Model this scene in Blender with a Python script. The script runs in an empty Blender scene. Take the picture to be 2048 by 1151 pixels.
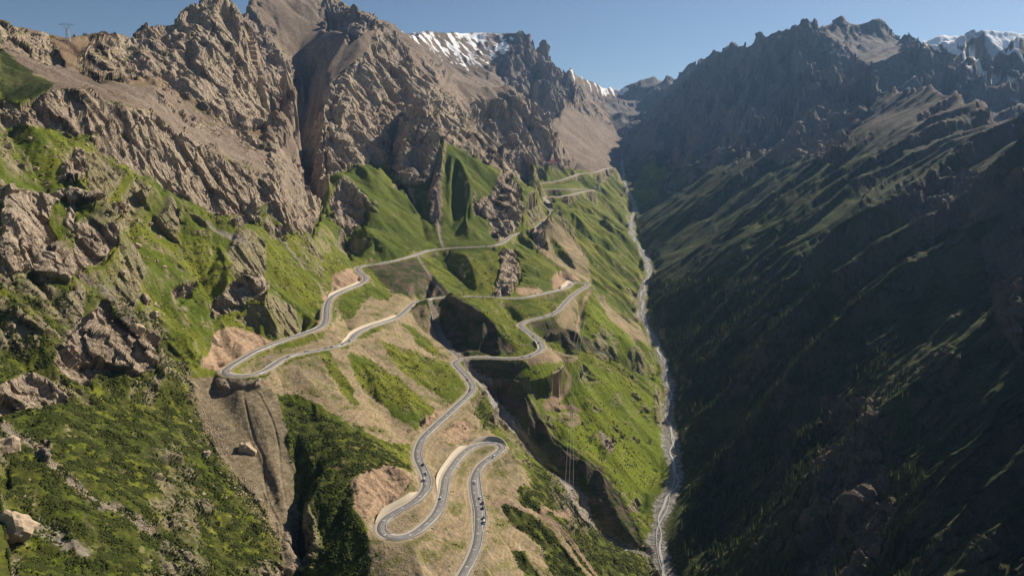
NTH, NROW = 1350, 1650
import bpy, math, random, time
import numpy as np
from mathutils import Vector, Matrix, geometry
T0 = time.time()
scene = bpy.context.scene
COL = scene.collection
# ------------------------------------------------------------------ camera, light, exposure
F, PITCH = 1366.0, math.radians(10.5)
S_, C_ = math.sin(PITCH), math.cos(PITCH)
cam = bpy.data.cameras.new('camera'); camo = bpy.data.objects.new('camera', cam); COL.objects.link(camo)
camo.location = (0, 0, 0); camo.rotation_euler = (math.pi/2 - PITCH, 0, 0)
cam.sensor_width = 36; cam.lens = 36*F/2048; cam.clip_start = 1; cam.clip_end = 60000
scene.camera = camo
SUN_EL, SUN_AZ = math.radians(34), math.radians(40)        # azimuth measured from +x towards +y
SDIR = Vector((math.cos(SUN_EL)*math.cos(SUN_AZ), math.cos(SUN_EL)*math.sin(SUN_AZ), math.sin(SUN_EL)))
world = bpy.data.worlds.new('World'); scene.world = world; world.use_nodes = True
wn = world.node_tree.nodes; wl = world.node_tree.links
sky = wn.new('ShaderNodeTexSky'); sky.sky_type = 'NISHITA'; sky.sun_disc = False
sky.sun_elevation = SUN_EL; sky.sun_rotation = math.pi/2 - SUN_AZ
sky.altitude = 1800; sky.air_density = 1.0; sky.dust_density = 1.0; sky.ozone_density = 2.0
wn['Background'].inputs['Strength'].default_value = 0.05
wl.new(sky.outputs[0], wn['Background'].inputs['Color'])
sl = bpy.data.lights.new('sun', 'SUN'); sl.energy = 5.0; sl.angle = math.radians(0.5); sl.color = (1.0, 0.89, 0.73)
so = bpy.data.objects.new('sun', sl); COL.objects.link(so)
so.rotation_euler = SDIR.to_track_quat('Z', 'Y').to_euler()
scene.view_settings.view_transform = 'Standard'; scene.view_settings.look = 'None'
scene.view_settings.exposure = 0.52; scene.view_settings.gamma = 1
scene.cycles.max_bounces = 4; scene.cycles.diffuse_bounces = 2; scene.cycles.volume_bounces = 0
scene.cycles.use_denoising = True
rng = np.random.default_rng(7); random.seed(7)

def kz(v): return -S_ - (np.asarray(v, float)-575.5)/F*C_       # height gained per metre of depth
def ky(v): return C_ - (np.asarray(v, float)-575.5)/F*S_
def P3(u, v, d): return np.array([(u-1024)/F*d, float(ky(v))*d, float(kz(v))*d])
def PZ(u, v, z): return P3(u, v, z/float(kz(v)))
def proj(x, y, z):
    d = y*C_ - z*S_
    d = np.where(d < 1, 1, d)
    return 1024 + x/d*F, 575.5 - (y*S_ + z*C_)/d*F

# ------------------------------------------------------------------ noise
_pm = rng.permutation(256).astype(np.int32); _pm = np.concatenate([_pm, _pm, _pm])
_g2 = rng.normal(size=(256, 2)); _g2 /= np.linalg.norm(_g2, axis=1)[:, None]; _g2 = _g2.astype(np.float32)
_g3 = rng.normal(size=(256, 3)); _g3 /= np.linalg.norm(_g3, axis=1)[:, None]; _g3 = _g3.astype(np.float32)
def n2(x, y):
    xi = np.floor(x).astype(np.int32); yi = np.floor(y).astype(np.int32)
    xf = (x-xi).astype(np.float32); yf = (y-yi).astype(np.float32); xi &= 255; yi &= 255
    u = xf*xf*xf*(xf*(xf*6-15)+10); v = yf*yf*yf*(yf*(yf*6-15)+10)
    A = _pm[xi]; B = _pm[xi+1]
    def g(h, a, b): q = _g2[h]; return q[..., 0]*a + q[..., 1]*b
    n00 = g(_pm[A+yi], xf, yf); n10 = g(_pm[B+yi], xf-1, yf); n01 = g(_pm[A+yi+1], xf, yf-1); n11 = g(_pm[B+yi+1], xf-1, yf-1)
    a = n00+u*(n10-n00); b = n01+u*(n11-n01)
    return (a+v*(b-a))*1.45
def n3(x, y, z):
    xi = np.floor(x).astype(np.int32); yi = np.floor(y).astype(np.int32); zi = np.floor(z).astype(np.int32)
    xf = (x-xi).astype(np.float32); yf = (y-yi).astype(np.float32); zf = (z-zi).astype(np.float32)
    xi &= 255; yi &= 255; zi &= 255
    u = xf*xf*(3-2*xf); v = yf*yf*(3-2*yf); w = zf*zf*(3-2*zf)
    A = _pm[xi]; B = _pm[xi+1]; AA = _pm[A+yi]; AB = _pm[A+yi+1]; BA = _pm[B+yi]; BB = _pm[B+yi+1]
    def g(h, a, b, c): q = _g3[h]; return q[..., 0]*a + q[..., 1]*b + q[..., 2]*c
    def lay(k, c):
        a = g(_pm[AA+zi+k], xf, yf, c); b = g(_pm[BA+zi+k], xf-1, yf, c)
        e = g(_pm[AB+zi+k], xf, yf-1, c); f = g(_pm[BB+zi+k], xf-1, yf-1, c)
        p = a+u*(b-a); q = e+u*(f-e); return p+v*(q-p)
    l0 = lay(0, zf); l1 = lay(1, zf-1)
    return (l0+w*(l1-l0))*1.45
def fbm2(x, y, o=4, g=.5):
    s = 0; a = 1; t = 0
    for i in range(o):
        s = s + a*n2(x*2**i+17.3*i, y*2**i-9.1*i); t += a; a *= g
    return s/t
def rid2(x, y, o=3, g=.5):
    s = 0; a = 1; t = 0; w = 1
    for i in range(o):
        r = 1-np.abs(n2(x*2**i+31.7*i, y*2**i+5.9*i))*1.6
        r = np.clip(r, 0, 1)**2*w; s = s + a*r; w = np.clip(r*1.6, .15, 1); t += a; a *= g
    return s/t
def rid3(x, y, z, o=3, g=.5):
    s = 0; a = 1; t = 0; w = 1
    for i in range(o):
        r = 1-np.abs(n3(x*2**i+31.7*i, y*2**i+5.9*i, z*2**i))*1.7
        r = np.clip(r, 0, 1)**2*w; s = s + a*r; w = np.clip(r*1.6, .15, 1); t += a; a *= g
    return s/t
def sstep(a, b, x):
    t = np.clip((x-a)/(b-a), 0, 1); return t*t*(3-2*t)

# ------------------------------------------------------------------ the road's line, climbing steadily
R_UV = [(905,1190),(924,1150),(940,1122),(953,1087),(957,1050),(956.5,1021),(949.5,987),(948,958),(960,932),(983,913.5),(999,903),(1004,895),(997.5,886.5),(983,884.7),(964.5,886.7),(944,893),(924,907.7),(905.6,930.7),(891,955),(887,981),(881,1007),(869.6,1030),(849.5,1050),(826.5,1067),(800.6,1075),(777.6,1073),(762,1063),(762,1050),(772,1035.6),(795,1021),(821,1007),(841,991),(852,974),(852,955),(844,935),(835,915),(836.6,894.8),(846.6,874.6),(866.8,854.5),(897,827),(921.7,804),(939,787),(944,773),(937,759),(927,747),(914.7,734),(909.5,726),(916.4,720),(932,715.6),(956.4,714),(991,715),(1026,716),(1052,713),(1073,706),(1083,698),(1081.5,688),(1071,675.6),(1059,665),(1051,659),(1040.8,650),(1047.7,644),(1065,639),(1087.7,634),(1106.8,627),(1120.7,617),(1131,605),(1143,593),(1157,582.6),(1171,574),(1176,569.5),(1171,566.6),(1157,565.5),(1143,566.6),(1138,572),(1126,578),(1100,584),(1073.8,590),(1047.7,594.7),(1013,596),(969.5,594),(938,592.6),(900,594),(863,597),(849.5,600),(832,604),(820,613),(809.5,623),(794,634.7),(769.5,644),(743.5,652),(721,661.6),(708.7,670),(700,681),(678,691),(639,699.5),(595,708),(571,715),(551,727.5),(529.5,741),(505,749),(468.7,750.6),(449,744.5),(456.5,735),(481,720),(505,705.6),(537,692),(566,681),(595,671.5),(627,660.6),(644,652),(651,641),(652.4,621.6),(656,604.6),(665.7,592.5),(687.6,581.5),(712,571.8),(729,562),(730,553.5),(719,544),(715.6,536.5),(726.6,531.6),(760.6,526.8),(824,512),(855,501.7),(893,496.4),(945,494),(990.6,490.5),(1011.5,480.8),(1025,471),(1060,461.7),(1081,449.5),(1102,430.4),(1103,421),(1096.5,416.6),(1092.7,412)]
def solve_road(z0, g):
    z = z0; p = PZ(*R_UV[0], z); out = [p]
    for (u, v) in R_UV[1:]:
        zn = z
        for _ in range(40):
            q = PZ(u, v, zn); zn = .5*zn+.5*(z+g*np.linalg.norm(q-p))
        p = PZ(u, v, zn); z = zn; out.append(p)
    return np.array(out)
def catmull(P, step, tight=.5):
    P = np.asarray(P, float); E = np.vstack([2*P[0]-P[1], P, 2*P[-1]-P[-2]]); out = []
    for i in range(1, len(E)-2):
        p0, p1, p2, p3 = E[i-1:i+3]
        d = [max(np.linalg.norm(b-a)**.5, 1e-3) for a, b in ((p0,p1),(p1,p2),(p2,p3))]
        t0, t1 = 0, d[0]; t2 = t1+d[1]; t3 = t2+d[2]
        n = max(2, int(np.linalg.norm(p2-p1)/step*2))
        for k in range(n):
            t = t1+(t2-t1)*k/n
            a1 = (t1-t)/(t1-t0)*p0+(t-t0)/(t1-t0)*p1; a2 = (t2-t)/(t2-t1)*p1+(t-t1)/(t2-t1)*p2; a3 = (t3-t)/(t3-t2)*p2+(t-t2)/(t3-t2)*p3
            b1 = (t2-t)/(t2-t0)*a1+(t-t0)/(t2-t0)*a2; b2 = (t3-t)/(t3-t1)*a2+(t-t1)/(t3-t1)*a3
            out.append((t2-t)/(t2-t1)*b1+(t-t1)/(t2-t1)*b2)
    out.append(P[-1]); out = np.array(out)
    s = np.concatenate([[0], np.cumsum(np.linalg.norm(np.diff(out, axis=0), axis=1))])
    m = max(2, int(s[-1]/step)); ss = np.linspace(0, s[-1], m+1)
    return np.stack([np.interp(ss, s, out[:, k]) for k in range(3)], 1)
def smooth(P, n):
    P = P.copy()
    for _ in range(n): P[1:-1] = .25*P[:-2]+.5*P[1:-1]+.25*P[2:]
    return P
ROADK = solve_road(-330, .040)
ROAD = smooth(catmull(ROADK, 2.0), 10)
def line_uvd(L, step=6.0, sm=4): return smooth(catmull([P3(*p) for p in L], step), sm)
FAR_ROADS = [line_uvd([(1098,407,2250),(1088,398,2400),(1084,395.6,2420),(1114.7,393.7,2480),(1145,389,2600),(1168,383,2720),(1187,380,2780)]),
             line_uvd([(1187,380,2790),(1160,378,2760),(1141,379,2680),(1115,379,2620),(1086,379,2580),(1050,379,2520)]),
             line_uvd([(1020,373,2650),(1034,371,2660),(1076,367,2740),(1115,362,2830),(1141,353.6,2950),(1158.6,348,3050),(1191,344,3150),(1212,337,3300),(1229,336,3350)])]
RIVER_UVZ = [(1350,1330,-525),(1338,1200,-497),(1322,1110,-478),(1314,1080,-473),(1330,1010,-460),(1350,960,-450),(1343,880,-436),(1336,820,-424),(1338,770,-410),(1315,690,-385),(1290,640,-368),(1283,590,-345),(1297,545,-322),(1290,510,-300),(1270,480,-275),(1262,440,-240),(1268,410,-200)]
RIVER = [PZ(*q) for q in RIVER_UVZ]+[P3(1252,372,3350), P3(1246,345,3990), P3(1243,305,4600)]
RIVER = smooth(catmull(RIVER, 5.0), 3)
TRIB = line_uvd([(850,598,1250),(868,620,1190),(873,650,1130),(895,690,1075),(925,716,1030),(938,745,1005),(985,800,985),(1015,850,950),(1050,890,935),(1080,930,925),(1160,985,905),(1185,1050,880),(1240,1090,865),(1290,1108,850)], 4)
# ------------------------------------------------------------------ relief: ridge, gully and slope lines (pixel u, v and depth in metres)
LINES = [
 # near left slope and the stream gully beside the scree cone
 [(330,690,735),(385,745,712),(398,810,680),(425,880,648),(500,990,603),(560,1080,572),(592,1150,560),(600,1300,500)],
 [(0,1150,372),(0,1000,432),(0,900,480),(0,700,572),(0,560,605)],
 [(150,1150,405),(300,1150,446),(450,1150,505)],
 [(150,1000,455),(300,1000,500),(420,1010,565)],
 [(150,900,505),(300,900,562),(380,870,625)],
 [(110,800,560),(230,800,605),(340,800,660)],
 [(60,1290,330),(300,1290,390),(600,1330,480)],
 [(120,700,600),(150,650,640),(225,622,690),(300,680,680),(322,722,668)],   # outcrop
 [(200,760,622),(280,752,640),(320,735,662)],
 [(0,375,660),(45,392,690),(88,410,712),(100,480,690),(142,548,668),(60,548,640),(0,556,607)],[(0,470,618),(50,490,650)],
 [(150,545,700),(230,620,712),(300,670,722)],
 [(150,560,672),(240,600,700)],
 # basin
 [(90,400,730),(190,385,760),(220,440,790)],[(120,300,790),(200,300,850),(300,360,900)],
 [(240,500,800),(330,560,800),(300,640,742)],[(400,560,860),(380,640,780),(390,700,738)],
 [(260,440,850),(350,460,900)],
 # green shoulder above the hairpin
 [(350,400,930),(470,440,980),(560,500,1050),(660,560,1120)],
 [(440,480,930),(520,560,960),(600,620,950),(640,640,930)],
 [(425,600,835),(470,560,860),(530,560,880),(530,590,870)],[(420,700,772),(430,640,815),(500,640,850)],
 [(425,700,772),(440,722,762)],
 # rock belt: crest (hides the gully behind) and foot
 [(0,215,800),(40,205,815),(110,178,860),(180,180,890),(240,210,935),(300,225,975),(350,268,1010),(420,305,1065),(480,330,1100),(540,352,1140),(575,385,1165),(610,455,1185),(650,495,1215),(700,525,1270)],
 [(0,250,780),(60,240,800),(150,268,840),(200,290,868),(240,325,890),(320,370,945),(400,410,1000),(500,430,1070),(560,445,1120)],
 # brown slope behind the belt, foot of the crag
 [(0,130,930),(60,150,930),(120,165,930)],[(200,170,1040),(300,200,1140),(400,260,1250),(500,310,1330),(540,340,1370)],
 [(0,35,1200),(30,45,1210),(90,78,1230),(130,72,1300),(190,62,1420),(250,68,1500),(290,66,1520),(300,22,1560),(345,12,1590),(385,14,1620),(400,-5,1660),(470,-12,1720),(500,30,1750)],
 [(0,70,1080),(100,120,1130),(200,140,1230),(330,165,1300),(420,210,1380),(500,265,1460),(545,285,1500)],
 [(300,100,1400),(400,110,1500),(500,160,1580),(570,200,1640)],[(500,40,1760),(560,100,1800),(592,150,1780)],
 # scree gully between crag and the great buttress
 [(560,20,2650),(605,90,2500),(618,160,2330),(612,220,2170),(603,275,2040),(600,330,1930),(608,395,1810),(640,455,1640),(690,505,1450),(712,520,1335)],[(570,140,2150),(572,220,2060),(566,275,1960),(558,330,1850),(566,390,1740)],
 [(490,2,2600),(530,-25,2800),(640,-12,2950),(700,15,2900),(745,32,2850),(790,50,3300),(840,75,3800)],
 [(700,60,2350),(655,130,2150),(650,190,2000),(643,240,1860),(636,300,1700),(640,350,1600),(648,385,1540)],[(600,340,1640),(612,400,1560),(650,440,1480)],
 [(760,50,2500),(740,100,2250),(700,180,2030),(690,260,1880),(700,330,1740)],
 [(700,15,2900),(700,60,2350)],[(760,50,2500),(790,100,2480),(830,140,2430),(880,190,2350),(930,235,2250),(970,280,2120),(985,320,2020),(1035,365,1900),(1085,395,1850),(1098,408,1830)],
 [(660,340,1660),(700,345,1700),(760,335,1760)],
 # side gully left of the tall pillar
 [(800,150,2300),(797,220,2230),(788,290,2020),(795,350,1860),(830,410,1710),(855,470,1545),(862,492,1480)],
 [(850,195,2010),(815,225,1960),(800,300,1850),(790,362,1760)],[(850,195,2010),(880,250,1930),(870,330,1830),(845,366,1755)],
 [(720,330,1720),(760,380,1640),(800,420,1590),(840,470,1520)],
 [(690,350,1600),(665,400,1520),(665,445,1450)],[(690,350,1600),(735,385,1560),(725,440,1490),(708,465,1450)],
 [(700,520,1330),(745,480,1395),(800,500,1420)],
 # green triangle
 [(880,280,1890),(870,340,1790),(860,400,1690)],[(905,300,1880),(900,400,1700),(905,470,1560)],
 [(880,300,1850),(868,380,1710),(875,450,1590)],
 [(960,430,1660),(1000,355,1820),(1040,372,1830)],[(960,430,1660),(950,480,1540)],
 [(940,380,1700),(930,450,1590)],[(1040,420,1700),(1070,430,1720)],
 # between the upper and the middle road
 [(880,505,1480),(910,545,1430),(935,582,1330)],[(930,520,1420),(945,560,1350),(960,585,1310)],
 [(850,520,1400),(870,550,1330),(900,580,1250)],[(1005,500,1500),(1015,540,1400),(1005,585,1310)],
 [(1040,500,1560),(1050,550,1430),(1060,580,1340)],[(1090,470,1750),(1110,520,1600),(1130,555,1480)],
 [(760,535,1310),(775,570,1235),(800,592,1200)],[(820,520,1390),(830,575,1235)],
 [(740,570,1200),(800,590,1190)],[(700,620,1030),(760,620,1080)],[(600,680,900),(660,672,950)],
 # scree cone
 [(500,757,748),(530,860,672),(555,960,626),(578,1060,592)],[(430,790,705),(500,880,662),(545,990,620),(575,1060,595)],
 [(560,790,724),(578,860,684),(592,960,644),(600,1060,614),(605,1150,588)],
 # spur right of the cone and its dark side
 [(565,775,735),(640,838,708),(690,895,668),(712,950,632)],[(610,1000,606),(650,1080,575),(680,1150,545)],
 [(700,1010,598),(728,1080,566),(735,1150,535)],[(640,930,648),(680,990,612)],
 [(730,860,712),(800,900,700)],
 # scree fan, spurs under the hairpin
 [(600,730,772),(700,810,745),(790,880,722)],[(640,710,800),(690,790,765),(740,820,760)],
 [(700,705,848),(740,790,800),(780,850,770)],[(760,680,930),(810,740,880),(880,800,850)],
 [(715,700,880),(800,770,835),(840,840,780)],[(840,660,1080),(860,710,985),(900,735,935)],
 [(810,650,1070),(850,720,950),(880,760,900)],
 # knob inside the hairpin
 [(712,960,625),(740,935,648),(775,927,662),(825,948,650)],[(712,1010,600),(720,1030,590),(745,1040,585)],
 [(760,1000,610),(800,990,628),(835,985,640)],
 # slope right of the hairpins
 [(985,1000,676),(1040,1060,655),(1080,1150,618)],[(1030,920,768),(1075,985,715),(1130,1060,690),(1180,1150,650)],
 [(960,830,850),(1000,862,838),(1040,900,820)],[(985,1150,555),(960,1300,470)],
 [(850,1150,522),(780,1150,530),(760,1100,556),(830,1090,558)],[(700,1300,480),(860,1300,470)],
 [(1100,950,800),(1140,1000,790),(1170,1060,770),(1240,1100,800)],[(1200,1085,775),(1255,1098,788),(1292,1118,780),(1306,1160,735),(1300,1260,660)],[(1200,1300,620)],
 [(1060,920,835),(1100,950,822),(1150,1000,812),(1200,1070,810)],
 # spur D: cliff edge and green back
 [(866,592,1135),(885,588,1135),(905,590,1130),(950,613,1100),(985,645,1075),(1010,680,1055),(1035,702,1045)],
 [(932,597,1180),(985,625,1160),(1030,650,1135)],
 [(905,640,1108),(940,690,1062),(985,706,1040)],[(870,610,1145),(900,650,1098),(925,700,1052)],
 # plateau A
 [(1042,728,1010),(1046,760,985),(1060,800,965),(1090,835,950),(1105,870,940),(1150,905,930),(1205,930,925),(1240,985,905),(1262,1030,890)],
 [(1110,702,1090),(1155,716,1095),(1200,738,1120),(1250,762,1140),(1300,782,1165),(1328,795,1185)],
 [(1100,740,1060),(1160,770,1065),(1240,810,1085),(1310,850,1110)],[(1120,830,1000),(1200,850,1020),(1280,900,1035),(1320,940,1020)],
 [(1220,960,930),(1290,1000,935)],[(1110,870,960),(1160,900,950)],
 [(1210,945,912),(1195,990,892),(1230,1040,872)],
 # plateau B
 [(1163,666,1215),(1190,697,1195),(1240,715,1200),(1280,738,1225),(1315,758,1250),(1334,786,1262)],
 [(1180,600,1370),(1240,640,1410),(1290,662,1480)],[(1200,640,1290),(1270,690,1310)],[(1160,640,1280),(1170,610,1350)],
 [(1060,650,1180),(1110,645,1250),(1160,655,1240)],
 # slopes above the far hairpin
 [(1130,440,2080),(1180,520,1720),(1250,560,1720)],[(1200,430,2350),(1240,500,2080)],[(1160,490,1830),(1220,530,1850)],
 [(1120,400,2560),(1200,400,2750),(1240,400,3000)],[(1060,360,2850),(1130,345,3100)],[(1150,420,2330),(1230,450,2550)],
 [(1230,560,1720),(1260,600,1650)],
 # behind: buttresses, the great scree, the snow ridge
 [(1000,318,2300),(1040,262,2450),(1068,318,2350),(1060,362,2250)],[(930,200,2900),(960,170,3050),(1040,165,3200),(1090,220,3100),(1100,290,2980)],
 [(980,300,2500),(940,240,2650),(900,150,3000)],[(1080,330,2900),(1100,300,3000),(1130,330,3080)],
 [(840,75,3800),(870,62,4600),(930,62,5100),(985,62,5300),(1030,72,5200),(1045,66,5000),(1075,76,4900),(1110,100,5000),(1150,135,5200),(1200,152,5700),(1240,170,6300),(1260,180,6900)],
 [(900,120,4200),(980,150,4300),(1050,200,4200),(1100,240,4050),(1180,300,3800),(1230,330,3600)],
 [(1000,150,4500),(1090,160,4600),(1140,210,4700),(1200,250,4900),(1235,270,5000)],
 [(860,100,4100),(960,220,3300),(1060,280,3400),(1150,320,3350)],
 [(1150,160,5200),(1190,200,5600),(1235,215,6200)],
 # right of the pass
 [(1260,180,6900),(1300,163,6600),(1350,152,6000),(1380,130,5600),(1420,100,4900),(1480,75,4400),(1540,52,4100),(1590,28,3900),(1608,42,3950),(1640,46,4000),(1690,27,4000),(1720,50,4050),(1770,58,4150),(1808,66,4200),(1832,100,4300)],
 [(1832,100,4300),(1850,135,4350)],[(1900,170,5300),(1960,210,5400),(2048,250,5500)],
 [(1800,95,6100),(1835,78,6150),(1880,52,6200),(1920,58,6300),(1955,46,6300),(1990,58,6350),(2048,62,6400),(2200,40,6500)],
 [(1590,28,3900),(1600,110,3500),(1680,140,3150),(1745,152,2750)],[(1745,152,2750),(1790,153,2500),(1850,165,2300),(1930,182,2050),(1965,205,1930),(2015,222,1800),(2048,215,1740),(2150,190,1600)],
 [(1500,210,3300),(1450,260,3300),(1370,330,3250),(1310,385,3200)],
 [(1420,160,4200),(1400,260,3700),(1330,300,3650),(1290,350,3500)],[(1480,120,4100),(1460,230,3500)],[(1540,100,3900),(1530,200,3300)],
 [(1255,300,4700),(1280,260,5000),(1300,210,5700)],
 [(1650,160,3000),(1560,250,2750),(1450,350,2500),(1370,420,2350)],[(1700,250,2250),(1600,330,2050),(1500,400,1980),(1400,470,1950)],
 [(1850,250,1850),(1750,330,1750),(1620,430,1600),(1500,500,1560),(1400,560,1600)],
 [(1960,300,1480),(1850,400,1330),(1700,500,1270),(1560,590,1230),(1420,650,1370)],
 [(2048,400,1080),(1900,520,1060),(1760,620,1010),(1600,720,1010),(1450,790,1110)],
 [(2048,560,880),(1900,680,850),(1750,780,850),(1600,870,870),(1450,940,940)],
 [(2048,760,720),(1900,860,715),(1750,960,715),(1600,1040,750),(1450,1080,830)],
 [(2048,1000,570),(1900,1080,580),(1750,1140,615),(1560,1150,690),(1400,1160,770)],
 [(1400,1300,680),(1700,1300,540),(2048,1300,430)],
]
# points off the picture, in metres (x, y, z)
XYZ = [(820,300,30),(1000,700,150),(1150,1200,220),(1250,1000,320),(1150,400,345),(1050,-200,380),(900,-800,250),(500,0,-160),(350,-200,-300),(150,150,-540),(150,-400,-580),
 (60,260,-470),(-60,250,-420),(-200,200,-260),(-400,200,-120),(-700,300,120),(-900,800,260),(-1300,1200,180),(-400,-300,-200),(-900,-300,150),(1500,1500,200),(1700,600,100),(2600,2000,-100),
 (2200,2600,300),(-1800,2200,0),(-2500,5000,100),(0,9500,-200),(-3000,9000,0),(4500,9000,200),(6500,5000,300),(4000,3500,200),(2000,11000,0),(3000,-500,0),(-2500,-500,300),(-1300,1900,-50),(-1500,3000,150)]
def thr(P): return math.atan2(P[0], P[1]), math.hypot(P[0], P[1])
KTH = 1.25
pts, zs, eds = [], [], []
def addline(L, edge=True):
    i0 = len(pts)
    for P in L:
        t, r = thr(P); pts.append(Vector((t*KTH, math.log(r)))); zs.append(P[2])
    if edge: eds.extend((i, i+1) for i in range(i0, len(pts)-1))
for L in LINES: addline([P3(*q) for q in L])
for (u, d, z) in [(1150,1135,-322),(1200,1165,-345),(1250,1205,-372),(1300,1250,-400),(1335,1290,-418)]: addline([((u-1024)/F*d, (d-z*-S_*0)/1.0, z)], False)
addline([P for P in XYZ], False)
# land falls away behind the skylines
SKYL = [l for l in LINES if l[0] == (0,35,1200)][0]
for L, k, f in ((SKYL, 1.12, .62), (LINES[0:1] and [(530,-25,2800),(640,-12,2950),(745,32,2850)], 1.15, .8)):
    for q in L[1::2]:
        P = P3(*q); addline([(P[0]*k, P[1]*k, P[2]*f-20)], False)
for q in [(930,62,5100),(1045,66,5000),(1150,135,5200),(1240,170,6300),(1350,152,6000),(1480,75,4400),(1590,28,3900),(1690,27,4000),(1800,64,4180),(1880,52,6200),(2048,62,6400)]:
    P = P3(*q); addline([(P[0]*1.12, P[1]*1.12, P[2]*.78-60)], False)
for q in [(1790,153,2500),(1850,165,2300),(1930,182,2050),(2015,222,1800)]:
    P = P3(*q); addline([(P[0]*1.12, P[1]*1.12, P[2]*.5-40)], False)
addline(ROADK[::2]); 
for fr in FAR_ROADS: addline(fr[::12])
addline(RIVER[::10]); addline(TRIB[::10])
seen = {}; P2 = []; Z2 = []; E2 = []; mp = []
for p, z in zip(pts, zs):
    key = (round(p.x, 4), round(p.y, 4))
    if key not in seen: seen[key] = len(P2); P2.append(p); Z2.append(z)
    mp.append(seen[key])
E2 = [(mp[a], mp[b]) for a, b in eds if mp[a] != mp[b]]
vo, eo, fo, ov, oe, of = geometry.delaunay_2d_cdt(P2, E2, [], 0, 1e-6)
VO = np.array([[v.x, v.y] for v in vo]); ZO = np.zeros(len(vo)); src = np.array([[p.x, p.y] for p in P2]); Z2 = np.array(Z2)
ncross = 0
for i, o in enumerate(ov):
    if len(o): ZO[i] = np.mean([Z2[j] for j in o])
    else:
        ncross += 1; d = np.hypot(*(src-VO[i]).T)+1e-5; j = np.argsort(d)[:4]; w = 1/d[j]; ZO[i] = (Z2[j]*w).sum()/w.sum()
print('cdt', len(vo), 'crossings', ncross, 'tris', len(fo))
# raster of the base relief on a fan-shaped grid (azimuth x log distance)
TH = np.concatenate([np.linspace(-1.75, -.68, 60)[:-1], np.linspace(-.68, .70, NTH), np.linspace(.70, 2.0, 70)[1:]])
RMIN, RMAX, NR = 255.0, 13000.0, 2600
LR = np.linspace(math.log(RMIN), math.log(RMAX), NR); RR = np.exp(LR)
nth = len(TH); Z = np.full((nth, NR), np.nan, np.float32)
tx = TH*KTH
for f in fo:
    if len(f) != 3: continue
    (x0, y0), (x1, y1), (x2, y2) = VO[f[0]], VO[f[1]], VO[f[2]]
    den = (y1-y2)*(x0-x2)+(x2-x1)*(y0-y2)
    if abs(den) < 1e-14: continue
    i0 = max(np.searchsorted(tx, min(x0, x1, x2))-1, 0); i1 = min(np.searchsorted(tx, max(x0, x1, x2))+1, nth)
    j0 = max(np.searchsorted(LR, min(y0, y1, y2))-1, 0); j1 = min(np.searchsorted(LR, max(y0, y1, y2))+1, NR)
    if i1 <= i0 or j1 <= j0: continue
    X = tx[i0:i1, None]; Y = LR[None, j0:j1]
    a = ((y1-y2)*(X-x2)+(x2-x1)*(Y-y2))/den; b = ((y2-y0)*(X-x2)+(x0-x2)*(Y-y2))/den; c = 1-a-b
    m = (a >= -1e-6) & (b >= -1e-6) & (c >= -1e-6)
    zz = a*ZO[f[0]]+b*ZO[f[1]]+c*ZO[f[2]]
    sub = Z[i0:i1, j0:j1]; sub[m] = zz[m]
# holes at the rim: carry the nearest value outwards along each ray, then sideways
for i in range(nth):
    ok = ~np.isnan(Z[i])
    if ok.any(): Z[i] = np.interp(LR, LR[ok], Z[i][ok])
good = [i for i in range(nth) if not np.isnan(Z[i, 0])]
for i in range(nth):
    if np.isnan(Z[i, 0]): Z[i] = Z[min(good, key=lambda g: abs(g-i))]
def box(A, n, ax):
    if n < 1: return A
    k = 2*n+1; pad = [(0, 0), (0, 0)]; pad[ax] = (n+1, n); B = np.cumsum(np.pad(A, pad, mode='edge').astype(np.float64), ax)
    return ((B[k:]-B[:-k]) if ax == 0 else (B[:, k:]-B[:, :-k])).astype(np.float32)/k
for n in (5, 4):
    Z = box(Z, n, 0); Z = box(Z, n, 1)
XX = (np.sin(TH)[:, None]*RR[None]).astype(np.float32); YY = (np.cos(TH)[:, None]*RR[None]).astype(np.float32)
print('raster', Z.shape, round(time.time()-T0, 1))
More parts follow.
